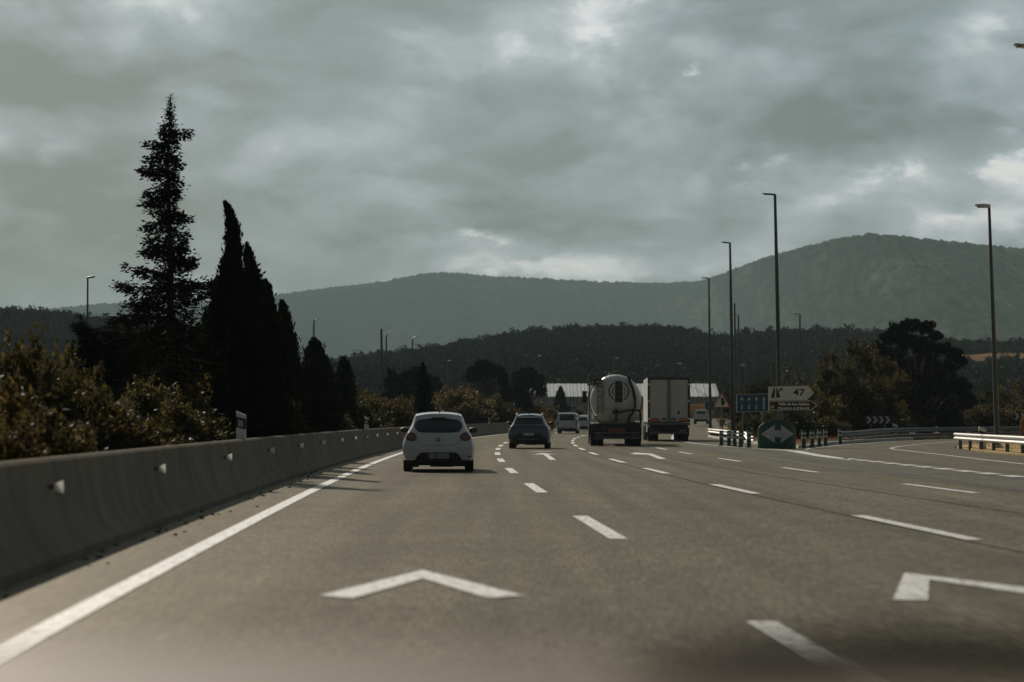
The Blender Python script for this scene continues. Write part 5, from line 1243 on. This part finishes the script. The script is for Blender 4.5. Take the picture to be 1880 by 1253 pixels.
# conifer with whorls of drooping branches
def conifer(label, base_px, base_py_z, top, d, outline, big, trunk_px, m, seed=3, dens=1.0, cat='tree', name='conifer_tree', lower=None):
    rg = np.random.default_rng(seed); z0 = .1; s = d / F
    org = Vector(((base_px - 940) * s, d, z0)); ax = interp(trunk_px); olL = interp([(y, l) for y, l, r in outline]); olR = interp([(y, r) for y, l, r in outline])
    W3 = lambda px, py: np.array([(px - 940) * s - org.x, 0, EYE + (HZ - py) * s - z0])
    Ps, Ds, Ls = [], [], []; segs = []
    ytop, ybot = top, outline[-1][0]
    tr = [W3(ax(y), y) for y in np.linspace(ytop, ybot, 14)]; tr.append(np.array([tr[-1][0], 0, 0]))
    H = tr[0][2]; segs.append(([tuple(p) for p in tr], [max(.012, .16 * (1 - p[2] / H) ** .9) for p in tr]))
    def branch(py, dx, dy, droop, th):
        p0 = W3(ax(py), py); L = math.hypot(dx, dy); 
        tip = p0 + np.array([dx, dy, -droop * L]); mid = (p0 + tip) / 2 + np.array([0, 0, rg.uniform(-.22, .14) * L])
        segs.append(([tuple(p0), tuple(mid), tuple(tip)], [max(.012, .035 * L), max(.008, .02 * L), .004]))
        n = int(120 * dens * (L / .6 + .15)); t = rg.uniform(.05, 1, n) ** .8
        c = ((1 - t) ** 2)[:, None] * p0 + (2 * t * (1 - t))[:, None] * mid + (t ** 2)[:, None] * tip
        dirv = np.array([dx, dy, 0]) / max(L, 1e-6); side = np.array([-dirv[1], dirv[0], 0])
        wv = th * (1.3 - t) * np.minimum(1, .35 + 1.6 * t) + .02
        # sprays: gathered in clusters along the branch, hanging a little
        cl = np.floor(t * (5 + L * 7)); ph = np.sin(cl * 12.9898 + py) * 43758.5453; ph = (ph - np.floor(ph))
        off = side[None] * (rg.normal(size=n) * wv * 1.0)[:, None] + np.array([0, 0, -1])[None] * ((rg.normal(size=n) + .5) * wv * (.45 + .9 * ph))[:, None] + dirv[None] * (rg.normal(size=n) * .06)[:, None]
        keep = (rg.random(n) < (.25 + .9 * ph)) & (ph > .36)
        Ps.append((c + off)[keep]); Ds.append((dirv[None] * 1.0 + off * 2.5 + rg.normal(size=(n, 3)) * .45)[keep]); Ls.append(np.full(keep.sum(), 1.0))
    y = ytop + 4
    while y < ybot:
        l = ax(y) - olL(y); r = olR(y) - ax(y); mx_ = max(l, r) * s
        k = 5
        a0 = rg.uniform(0, 6.283); ws_ = rg.uniform(.55, 1.2)
        for j in range(k):
            a = a0 + j * 6.283 / k + rg.uniform(-.3, .3); ca, sa = math.cos(a), math.sin(a)
            lim = (r if ca > 0 else l) * s * 1.12; depth = (l + r) / 2 * s * .9
            q = rg.uniform(.5, 1.05) * ws_
            branch(y + rg.uniform(-9, 9), ca * lim * q, sa * depth * q, rg.uniform(-.1, .5), .02 + .15 * mx_)
        y += 12.5 + .022 * (y - ytop)
    for (y, xt, yt) in big:       # long single branches seen against the sky
        dx = (xt - ax(y)) * s; branch(y, dx, rg.uniform(-.15, .15) * abs(dx), (yt - y) / abs(xt - ax(y)), .085); branch(y + 3, dx * .8, rg.uniform(-.2, .2) * abs(dx), (yt - y) / abs(xt - ax(y)) * .9, .08)
    nl = 160; t = rg.uniform(0, 1, nl); yy = ytop - 2 + 40 * t
    Ps.append(np.array([W3(ax(v), v) for v in yy]) + rg.normal(size=(nl, 3)) * (.01 + .05 * t)[:, None]); Ds.append(rg.normal(size=(nl, 3)) * .6 + np.array([0, 0, 1.0])); Ls.append(np.full(nl, .8))
    P = np.concatenate(Ps); D = np.concatenate(Ds); 
    sz = np.clip(.35 + (H - P[:, 2]) / 1.6, .35, 1)
    V = leaf_quads(P, D, sz * rg.uniform(.07, .17, len(P)), sz * rg.uniform(.028, .06, len(P)), rg)
    return plant(name, label, cat, org, raw('crown', V, 4, m), tubes_mesh('trunk', segs, M['bark']))
OUT = [(178, 308, 312), (200, 300, 319), (222, 290, 326), (245, 272, 338), (270, 266, 338), (300, 258, 338), (330, 262, 338), (365, 256, 340), (400, 258, 344), (430, 262, 338), (455, 260, 344), (478, 268, 352), (495, 262, 358), (515, 255, 375), (540, 240, 385), (570, 225, 390), (600, 215, 395), (640, 205, 400), (700, 200, 400), (780, 200, 395)]
BIG = [(242, 357, 239), (262, 263, 262), (308, 254, 310), (352, 255, 356), (366, 254, 370), (388, 352, 404), (405, 256, 418), (458, 256, 460), (452, 348, 458), (478, 365, 477), (470, 360, 486), (505, 222, 488), (530, 207, 522), (520, 390, 520), (545, 392, 540), (545, 228, 560), (585, 180, 590)]
conifer('tallest dark ragged conifer rising above everything on the left', 312, 0, 177, 57, OUT, BIG, [(177, 310), (300, 306), (480, 312), (800, 314)], M['conifer'], dens=1.25)
OUT2 = [(583, 143, 150), (600, 135, 165), (620, 130, 190), (650, 150, 235), (700, 160, 260), (780, 170, 270)]
conifer('low dark conifer with a leaning top behind the brown shrubs at the left', 185, 0, 583, 60, OUT2, [(600, 132, 597), (612, 235, 600), (640, 250, 620)], [(583, 147), (640, 175), (780, 190)], M['conifer'], seed=9, dens=3.2)
OUT3 = [(600, 225, 240), (630, 200, 280), (680, 190, 300), (780, 190, 310)]
conifer('dark bushy conifer filling the gap between the tall conifer and the low one', 245, 0, 592, 62, OUT3, [(620, 200, 612)], [(592, 236), (780, 245)], M['conifer'], seed=10, dens=3.4)

# upright cypresses
def cypress(label, d, prof, seed, dens=1.0, m='cypress'):
    rg = np.random.default_rng(seed); s = d / F; z0 = .1; bx = prof[-1][1]
    org = Vector(((bx - 940) * s, d, z0)); axf = interp([(y, x) for y, x, h in prof]); hw = interp([(y, h) for y, x, h in prof])
    y0, y1 = prof[0][0], max(prof[-1][0], HZ + (EYE - z0) / s * .96)
    n = int((y1 - y0) * s * 4200 * dens * (.35 + max(h for _, _, h in prof) * s)); 
    yy = y0 + (y1 - y0) * rg.random(n) ** .8; th = rg.uniform(0, 6.283, n)
    # vertical plumes: radius varies with angle and height, sprays point up
    R_ = np.array([hw(v) for v in yy]) * s
    lump = .95 + .26 * np.sin(th * 5 + yy * .035) + .2 * np.sin(th * 9 - yy * .09 + 2) + .2 * np.sin(yy * .24 + th * 2) * np.sin(yy * .09 + th)
    rr = R_ * lump * np.sqrt(rg.uniform(.25, 1.0, n)) + rg.normal(size=n) * .012 + (rg.random(n) < .22) * np.minimum(rg.exponential(.24, n) * R_, .2)
    P = np.stack([np.array([(axf(v) - 940) * s - org.x for v in yy]) + rr * np.cos(th), rr * np.sin(th), EYE + (HZ - yy) * s - z0], 1)
    D = np.stack([np.cos(th) * .35, np.sin(th) * .35, np.full(n, 1.0)], 1) + rg.normal(size=(n, 3)) * .3
    L = rg.uniform(.07, .19, n) * (d / 55) ** .5; V = leaf_quads(P, D, L, L * rg.uniform(.22, .4, n), rg)
    pts = [((axf(v) - 940) * s - org.x, 0, EYE + (HZ - v) * s - z0) for v in np.linspace(y0 + 8, y1, 8)]; pts[-1] = (pts[-1][0], 0, 0)
    return plant('cypress_tree', label, 'tree', org, raw('crown', V, 4, M[m]), tubes_mesh('trunk', [(pts, [.012 + .09 * i / 7 for i in range(8)])], M['bark']))
cypress('tallest cypress, with a thin tip leaning left, beside the big conifer', 60, [(371, 410, 1), (380, 417, 4), (400, 423, 7), (430, 427, 10), (470, 427, 13), (500, 424, 20), (530, 420, 27), (570, 418, 33), (600, 416, 44), (660, 416, 58), (760, 416, 70), (830, 416, 72)], 31)
cypress('second cypress with a straight sharp tip, right of the leaning cypress', 66, [(448, 452, 1), (458, 454, 4), (480, 458, 8), (505, 463, 12), (540, 468, 17), (600, 474, 26), (700, 478, 38), (820, 480, 44)], 32)
cypress('thin short cypress tucked against the right of the second cypress', 70, [(514, 486, 1), (525, 489, 5), (560, 494, 9), (620, 498, 18), (720, 500, 28), (820, 500, 34)], 33)
cypress('separate pointed cypress standing between the cypress clump and the broad one', 77, [(553, 517, 2), (562, 519, 6), (600, 524, 11), (650, 529, 17), (720, 532, 23), (820, 532, 28)], 34)
cypress('broad dark cypress below a thin lamp, rightmost of the large cypresses', 92, [(622, 576, 2), (632, 578, 9), (655, 580, 18), (690, 584, 26), (740, 587, 32), (815, 588, 34)], 35)
cypress('slim side spire growing between the two tallest cypresses', 63, [(500, 441, 1), (510, 442, 5), (540, 443, 8), (600, 444, 14), (820, 444, 24)], 37)
cypress('small dark cypress among the brown shrubs right of the broad cypress', 112, [(657, 630, 2), (668, 631, 7), (690, 633, 12), (720, 634, 15), (790, 634, 16)], 36)
cypress('dark cone-shaped cypress in front of the rounded pine', 150, [(668, 776, 1), (690, 777, 6), (720, 778, 11), (780, 778, 14)], 38)
cypress('small dark fir in front of the bright shed', 330, [(711, 1029, 1), (722, 1029, 5), (745, 1029, 9), (775, 1029, 11)], 39)

cypress('dense dark evergreen mass at the foot of the tall ragged conifer', 61, [(590, 312, 12), (610, 312, 45), (650, 308, 78), (700, 305, 92), (800, 305, 98)], 51, .5)
cypress('dense dark evergreen bush under the low leaning conifer', 63.5, [(612, 205, 12), (635, 205, 45), (680, 210, 62), (720, 215, 70), (800, 218, 74)], 52, .5)

# pines: tufted clumps on limbs
def pine(label, d, clumps, base_px, m='pine', seed=1, leaf=.22, per=260, name='pine_tree', depth=.8, zb=None, fill=0):
    rg = np.random.default_rng(seed); s = d / F; z0 = zr(d) + (0 if zb is None else zb); org = Vector(((base_px - 940) * s, d, z0)); Ps, Ds, segs = [], [], []
    fork = np.array([0, 0, max(.6, (EYE + (HZ - max(c[1] for c in clumps)) * s - z0) * .6)])
    segs.append(([(0, 0, 0), tuple(fork * .6), tuple(fork)], [.24, .2, .17]))
    for (px, py, r) in clumps:
        for k in range(2):
            c = np.array([(px - base_px) * s, rg.uniform(-1, 1) * depth * r * s * 2.2, EYE + (HZ - py) * s - z0]); R_ = r * s
            segs.append(([tuple(fork), tuple((fork + c) / 2 + rg.normal(size=3) * .15), tuple(c)], [.1, .06, .025]))
            nt_ = max(5, int(16)); tc_ = c + unit(rg.normal(size=(nt_, 3))) * R_ * rg.uniform(.35, .9, (nt_, 1)) * np.array([1, 1, .8])
            pk = rg.integers(0, nt_, per); off = unit(rg.normal(size=(per, 3))) * R_ * .36 * rg.random((per, 1)) ** .5
            Ps.append(tc_[pk] + off); Ds.append(off + np.array([0, 0, .3 * R_]) + rg.normal(size=(per, 3)) * .15 * R_)
    P = np.concatenate(Ps); P[:, 2] = np.maximum(P[:, 2], .05); D = np.concatenate(Ds); n = len(P)
    V = leaf_quads(P, D, leaf * rg.uniform(.6, 1.4, n), leaf * .45 * rg.uniform(.6, 1.4, n), rg)
    return plant(name, label, 'tree', org, raw('crown', V, 4, M[m]), tubes_mesh('trunk', segs, M['bark']))
pine('large ragged dark pine standing above the trees on the right', 178, [(1648, 605, 18), (1672, 598, 16), (1698, 603, 17), (1630, 622, 17), (1612, 640, 15), (1716, 618, 12), (1660, 628, 24), (1690, 635, 24), (1630, 655, 26), (1715, 645, 22), (1738, 640, 14), (1752, 652, 14), (1765, 665, 10), (1655, 668, 32), (1700, 670, 34), (1735, 675, 28), (1625, 690, 28), (1670, 705, 38), (1720, 708, 36), (1760, 712, 24), (1640, 730, 34), (1690, 742, 38), (1740, 745, 34), (1775, 735, 20), (1650, 765, 30), (1700, 775, 34), (1745, 775, 30), (1605, 668, 14)], 1690, seed=5, leaf=.3, per=420)
def dome(cx_, top, wd, bot, k, rg_):
    out = []
    for i in range(k):
        u = rg_.uniform(-1, 1); v = rg_.random(); y = top + 9 + (1 - math.sqrt(max(0, 1 - u * u))) * (bot - top) * .75 + v * (bot - top) * .5
        out.append((cx_ + u * wd, min(y, bot), 10))
    return out
r_ = random.Random(8)
pine('rounded dark pine with a lamp in front of it, above the white hatchback', 240, dome(770, 668, 36, 722, 34, r_) + [(720, 690, 14), (712, 705, 14), (735, 705, 14), (800, 710, 14)], 772, seed=6, leaf=.34, per=240)
pine('flat-topped umbrella pine above the gap between hatchback and SUV', 260, dome(893, 659, 32, 700, 32, r_), 893, seed=7, leaf=.34, per=260)
pine('dark rounded pine to the right of the umbrella pine', 280, dome(966, 672, 32, 722, 30, r_), 966, seed=8, leaf=.36, per=230)
pine('low dark pine between the umbrella pine and the shed', 250, dome(940, 700, 30, 745, 22, r_), 940, seed=9, leaf=.34, per=230)
pine('dark broad tree behind the shrubs above the hatchback left corner', 220, dome(735, 705, 30, 745, 22, r_), 735, seed=19, leaf=.32, per=220)

# broadleaf trees and shrubs on the right
def broadleaf(label, px, top, wpx, d, v, group=None, zb=0, name='broadleaf_tree', mesh=None):
    s = d / F; z = zr(d) + zb; ht = EYE + (HZ - top) * s - z; cr_, st = mesh or BL[v]
    return plant(name, label, 'tree' if 'tree' in name else 'shrub', ((px - 940) * s, d, z), cr_, st, group, rz=random.uniform(0, 6.28), scale=(wpx * s / 2 / 2.3, wpx * s / 2 / 2.3, ht / 5.1))
def tree_mesh(seed, m, n=15000, leaf=.16, clumps=46, h=5.0, r=2.3):
    rg = np.random.default_rng(seed); Ps, Ds, segs = [], [], []
    segs.append(([(0, 0, 0), (.05, 0, .8), (0, .05, 1.5)], [.14, .11, .09]))
    for k in range(clumps):
        a = rg.uniform(0, 6.283); q = rg.random() ** .5; z = rg.uniform(.18, 1)
        rad = r * q * math.sqrt(max(.05, 1 - ((z - .45) / .62) ** 2)); c = np.array([math.cos(a) * rad, math.sin(a) * rad, h * z * rg.uniform(.9, 1.0)])
        segs.append(([(0, 0, min(1.3, c[2] * .5)), tuple(c * .55 + np.array([0, 0, .3])), tuple(c)], [.05, .03, .01]))
        nn = n // clumps; cs = rg.uniform(.32, .62); tw = rg.normal(size=(10, 3)) * cs * .6; pk = rg.integers(0, 10, nn)
        off = tw[pk] + rg.normal(size=(nn, 3)) * cs * .28; Ps.append(c + off); Ds.append(off + np.array([0, 0, .3]) + rg.normal(size=(nn, 3)) * .3)
    P = np.concatenate(Ps); P[:, 2] = np.maximum(P[:, 2], .05); n = len(P)
    V = leaf_quads(P, np.concatenate(Ds), leaf * rg.uniform(.6, 1.4, n), leaf * .5 * rg.uniform(.6, 1.3, n), rg)
    return raw('crown', V, 4, m), tubes_mesh('trunk', segs, M['bark'])
BL = [tree_mesh(41, M['shrub_mix'], 12000, .2), tree_mesh(42, M['tree_olive'], 12000, .2), tree_mesh(43, M['shrub_mix'], 13000, .18, 36), tree_mesh(44, M['shiny'], 7000, .2, 30)]
for a in ((1560, 636, 130, 168, 0, 'orange-brown tree left of the big dark pine, tallest of the brown trees'), (1618, 655, 100, 172, 2, 'orange-brown tree overlapping the left side of the big dark pine'),
    (1520, 668, 90, 165, 2, 'brown tree right behind the point of the exit 47 sign'), (1452, 676, 76, 140, 3, 'tree with glittering pale leaves behind the top of the exit 47 sign'),
    (1395, 700, 70, 160, 1, 'dark olive tree behind the blue lane sign'), (1440, 735, 110, 150, 1, 'olive tree behind the brown tourist sign'), (1500, 715, 90, 155, 0, 'brown-green tree right of the brown tourist sign'),
    (1350, 712, 60, 200, 1, 'olive tree between the triangular sign and the blue lane sign'), (1590, 715, 110, 170, 1, 'dark olive tree above the bright chevron panel'),
    (1820, 715, 90, 205, 2, 'brown tree left of the thick-headed lamp pole foot'), (1872, 705, 90, 210, 0, 'brown tree at the right edge beyond the guardrail'), (1790, 745, 80, 198, 1, 'olive tree right of the dim chevron panel')):
    broadleaf(a[5], *a[:5], group='trees behind the exit')
for a in ((1405, 755, 60, 145, 4, 'low olive shrub under the blue lane sign'), (1460, 765, 80, 138, 2, 'dark low shrub behind the arrow marker'), (1520, 765, 70, 148, 4, 'low dark shrub behind the right green posts'), (1570, 772, 70, 166, 2, 'low shrub behind the lone green post'),
    (1640, 772, 70, 172, 4, 'low shrub next to the bright chevron panel'), (1697, 758, 44, 180, 1, 'small pale green shrub below the big dark pine'), (1755, 760, 60, 194, 2, 'dark shrub behind the dim chevron panel'), (1810, 738, 70, 192, 0, 'brown shrub beside the red-banded delineator'), (1850, 745, 60, 196, 3, 'brown shrub by the right edge chevron panel'), (1372, 770, 44, 168, 1, 'small rusty shrub behind the sunlit guardrail')):
    shrub(a[0], a[1], a[2], a[5], a[4], d=a[3], group='shrubs beyond the exit road')
shrub(1879, 757, 14, 'bright orange bush at the right edge behind the guardrail', 0, d=108, mesh=SR, group=None)

# dry stalks and litter
def tufts(name, area, n, m, h, seed, kind='stuff'):
    rg = np.random.default_rng(seed); x0, x1, y0, y1, test = area; P = []
    while len(P) < n:
        x, y = rg.uniform(x0, x1), rg.uniform(y0, y1)
        if test(x, y): P.append((x, y, zr(y) + .1 + h * .4))
    P = np.array(P); D = rg.normal(size=(n, 3)) * .45 + np.array([0, 0, 1.0]); V = leaf_quads(P, D, h * rg.uniform(.5, 1.3, n), .018 + 0 * rg.random(n), rg)
    me = raw(name, V, 4, m); return tag(link(name, me, m), kind=kind)
isl = pl([(40, 16.9), (70, 17.9), (92, 18.9), (111, 20.7), (118, 22.3), (141, 29.3), (160, 37.5)])
M['dry_blades'] = leafmat('dry_blades', [(.2, .13, .06), (.38, .27, .13), (.5, .38, .2)], .3)
tufts('dry_grass', (17, 46, 70, 165, lambda x, y: x > isl(y) + .1), 16000, M['dry_blades'], .2, 5)
gi = lambda x, y: np.interp(y, [108.6, 128, 175], [13.1, 13.0, 14.6]) < x < np.interp(y, [108.6, 123.5, 141, 158, 176], [13.1, 15.7, 20, 25.6, 34])
tufts('verge_grass', (12.8, 34, 109, 176, gi), 7000, M['shrub_rust'], .22, 6)
M['litter'] = mat('litter', (.3, .3, .28), .8)
mb = MB(); rr = random.Random(3)
for k in range(70):
    y = rr.uniform(14, 60); x = barrier_x(y) + abs(rr.gauss(.12, .15)) + .03; q = rr.uniform(.006, .02); mb.box((x, y, q * .5), (q * 2, q * 3, q), rr.uniform(0, 3))
tag(mb.build('roadside_grit', M['soil'], weld=False), kind='stuff')

# ------------------------------------------------------------------ the photographer's own car: its bonnet, far out of focus
M['bonnet'] = mat('bonnet_paint', (.125, .088, .06), .6, 0, var=.1, coat=0, spec=.15)
def own_car():
    t = thing('car', 'brown car whose blurred bonnet fills the bottom edge of the view', 'car', (-.35, 0, 0))
    def bz(x, y):
        return 1.147 - .16 * max(0, y - 1.62) - .05 * (abs(x) / .85) ** 4 - .02 * (x / .85) ** 2 - .22 * max(0, (y - 2.3) / .6) ** 2.2 + .02 * (1 if False else 0)
    xs_ = np.linspace(-.85, .85, 25); ysb_ = np.linspace(.95, 2.9, 30)
    MB().grid([[(x, y - .12 * (x / .85) ** 2 * max(0, (y - 2.2) / .7), bz(x, y)) for x in xs_] for y in ysb_]).build('bonnet', M['bonnet'], t, smooth=60)
    for sx in (-1, 1):
        MB().grid([[(sx * .85, y - .12 * max(0, (y - 2.2) / .7), bz(.85, y) - .002), (sx * .90, y - .12 * max(0, (y - 2.2) / .7), bz(.85, y) - .12), (sx * .90, y - .12 * max(0, (y - 2.2) / .7), .72)] for y in ysb_]).build('wing', M['bonnet'], t, smooth=60)
        MB().lathe([(.2, -.1), (.31, -.09), (.32, .09), (.2, .1)], (sx * .76, 2.0, .32), 'x', 24).build('wheel', M['rubber'], t)
        MB().box((sx * .62, 2.84, .72), (.34, .12, .14)).build('headlight', M['chrome'], t)
    MB().box((0, 2.86, .48), (1.75, .2, .36)).build('bumper', M['bonnet'], t)
    MB().box((0, 2.9, .72), (.8, .06, .12)).build('grille', M['black_plastic'], t)
    w_ = MB(); w_.tube([(.42, 1.5, 1.142), (.50, 1.5, 1.153), (.58, 1.5, 1.156), (.70, 1.5, 1.151), (.8, 1.48, 1.12)], [.006, .014, .016, .014, .012], 8); w_.build('wiper', M['rubber'], t, smooth=40)
own_car()
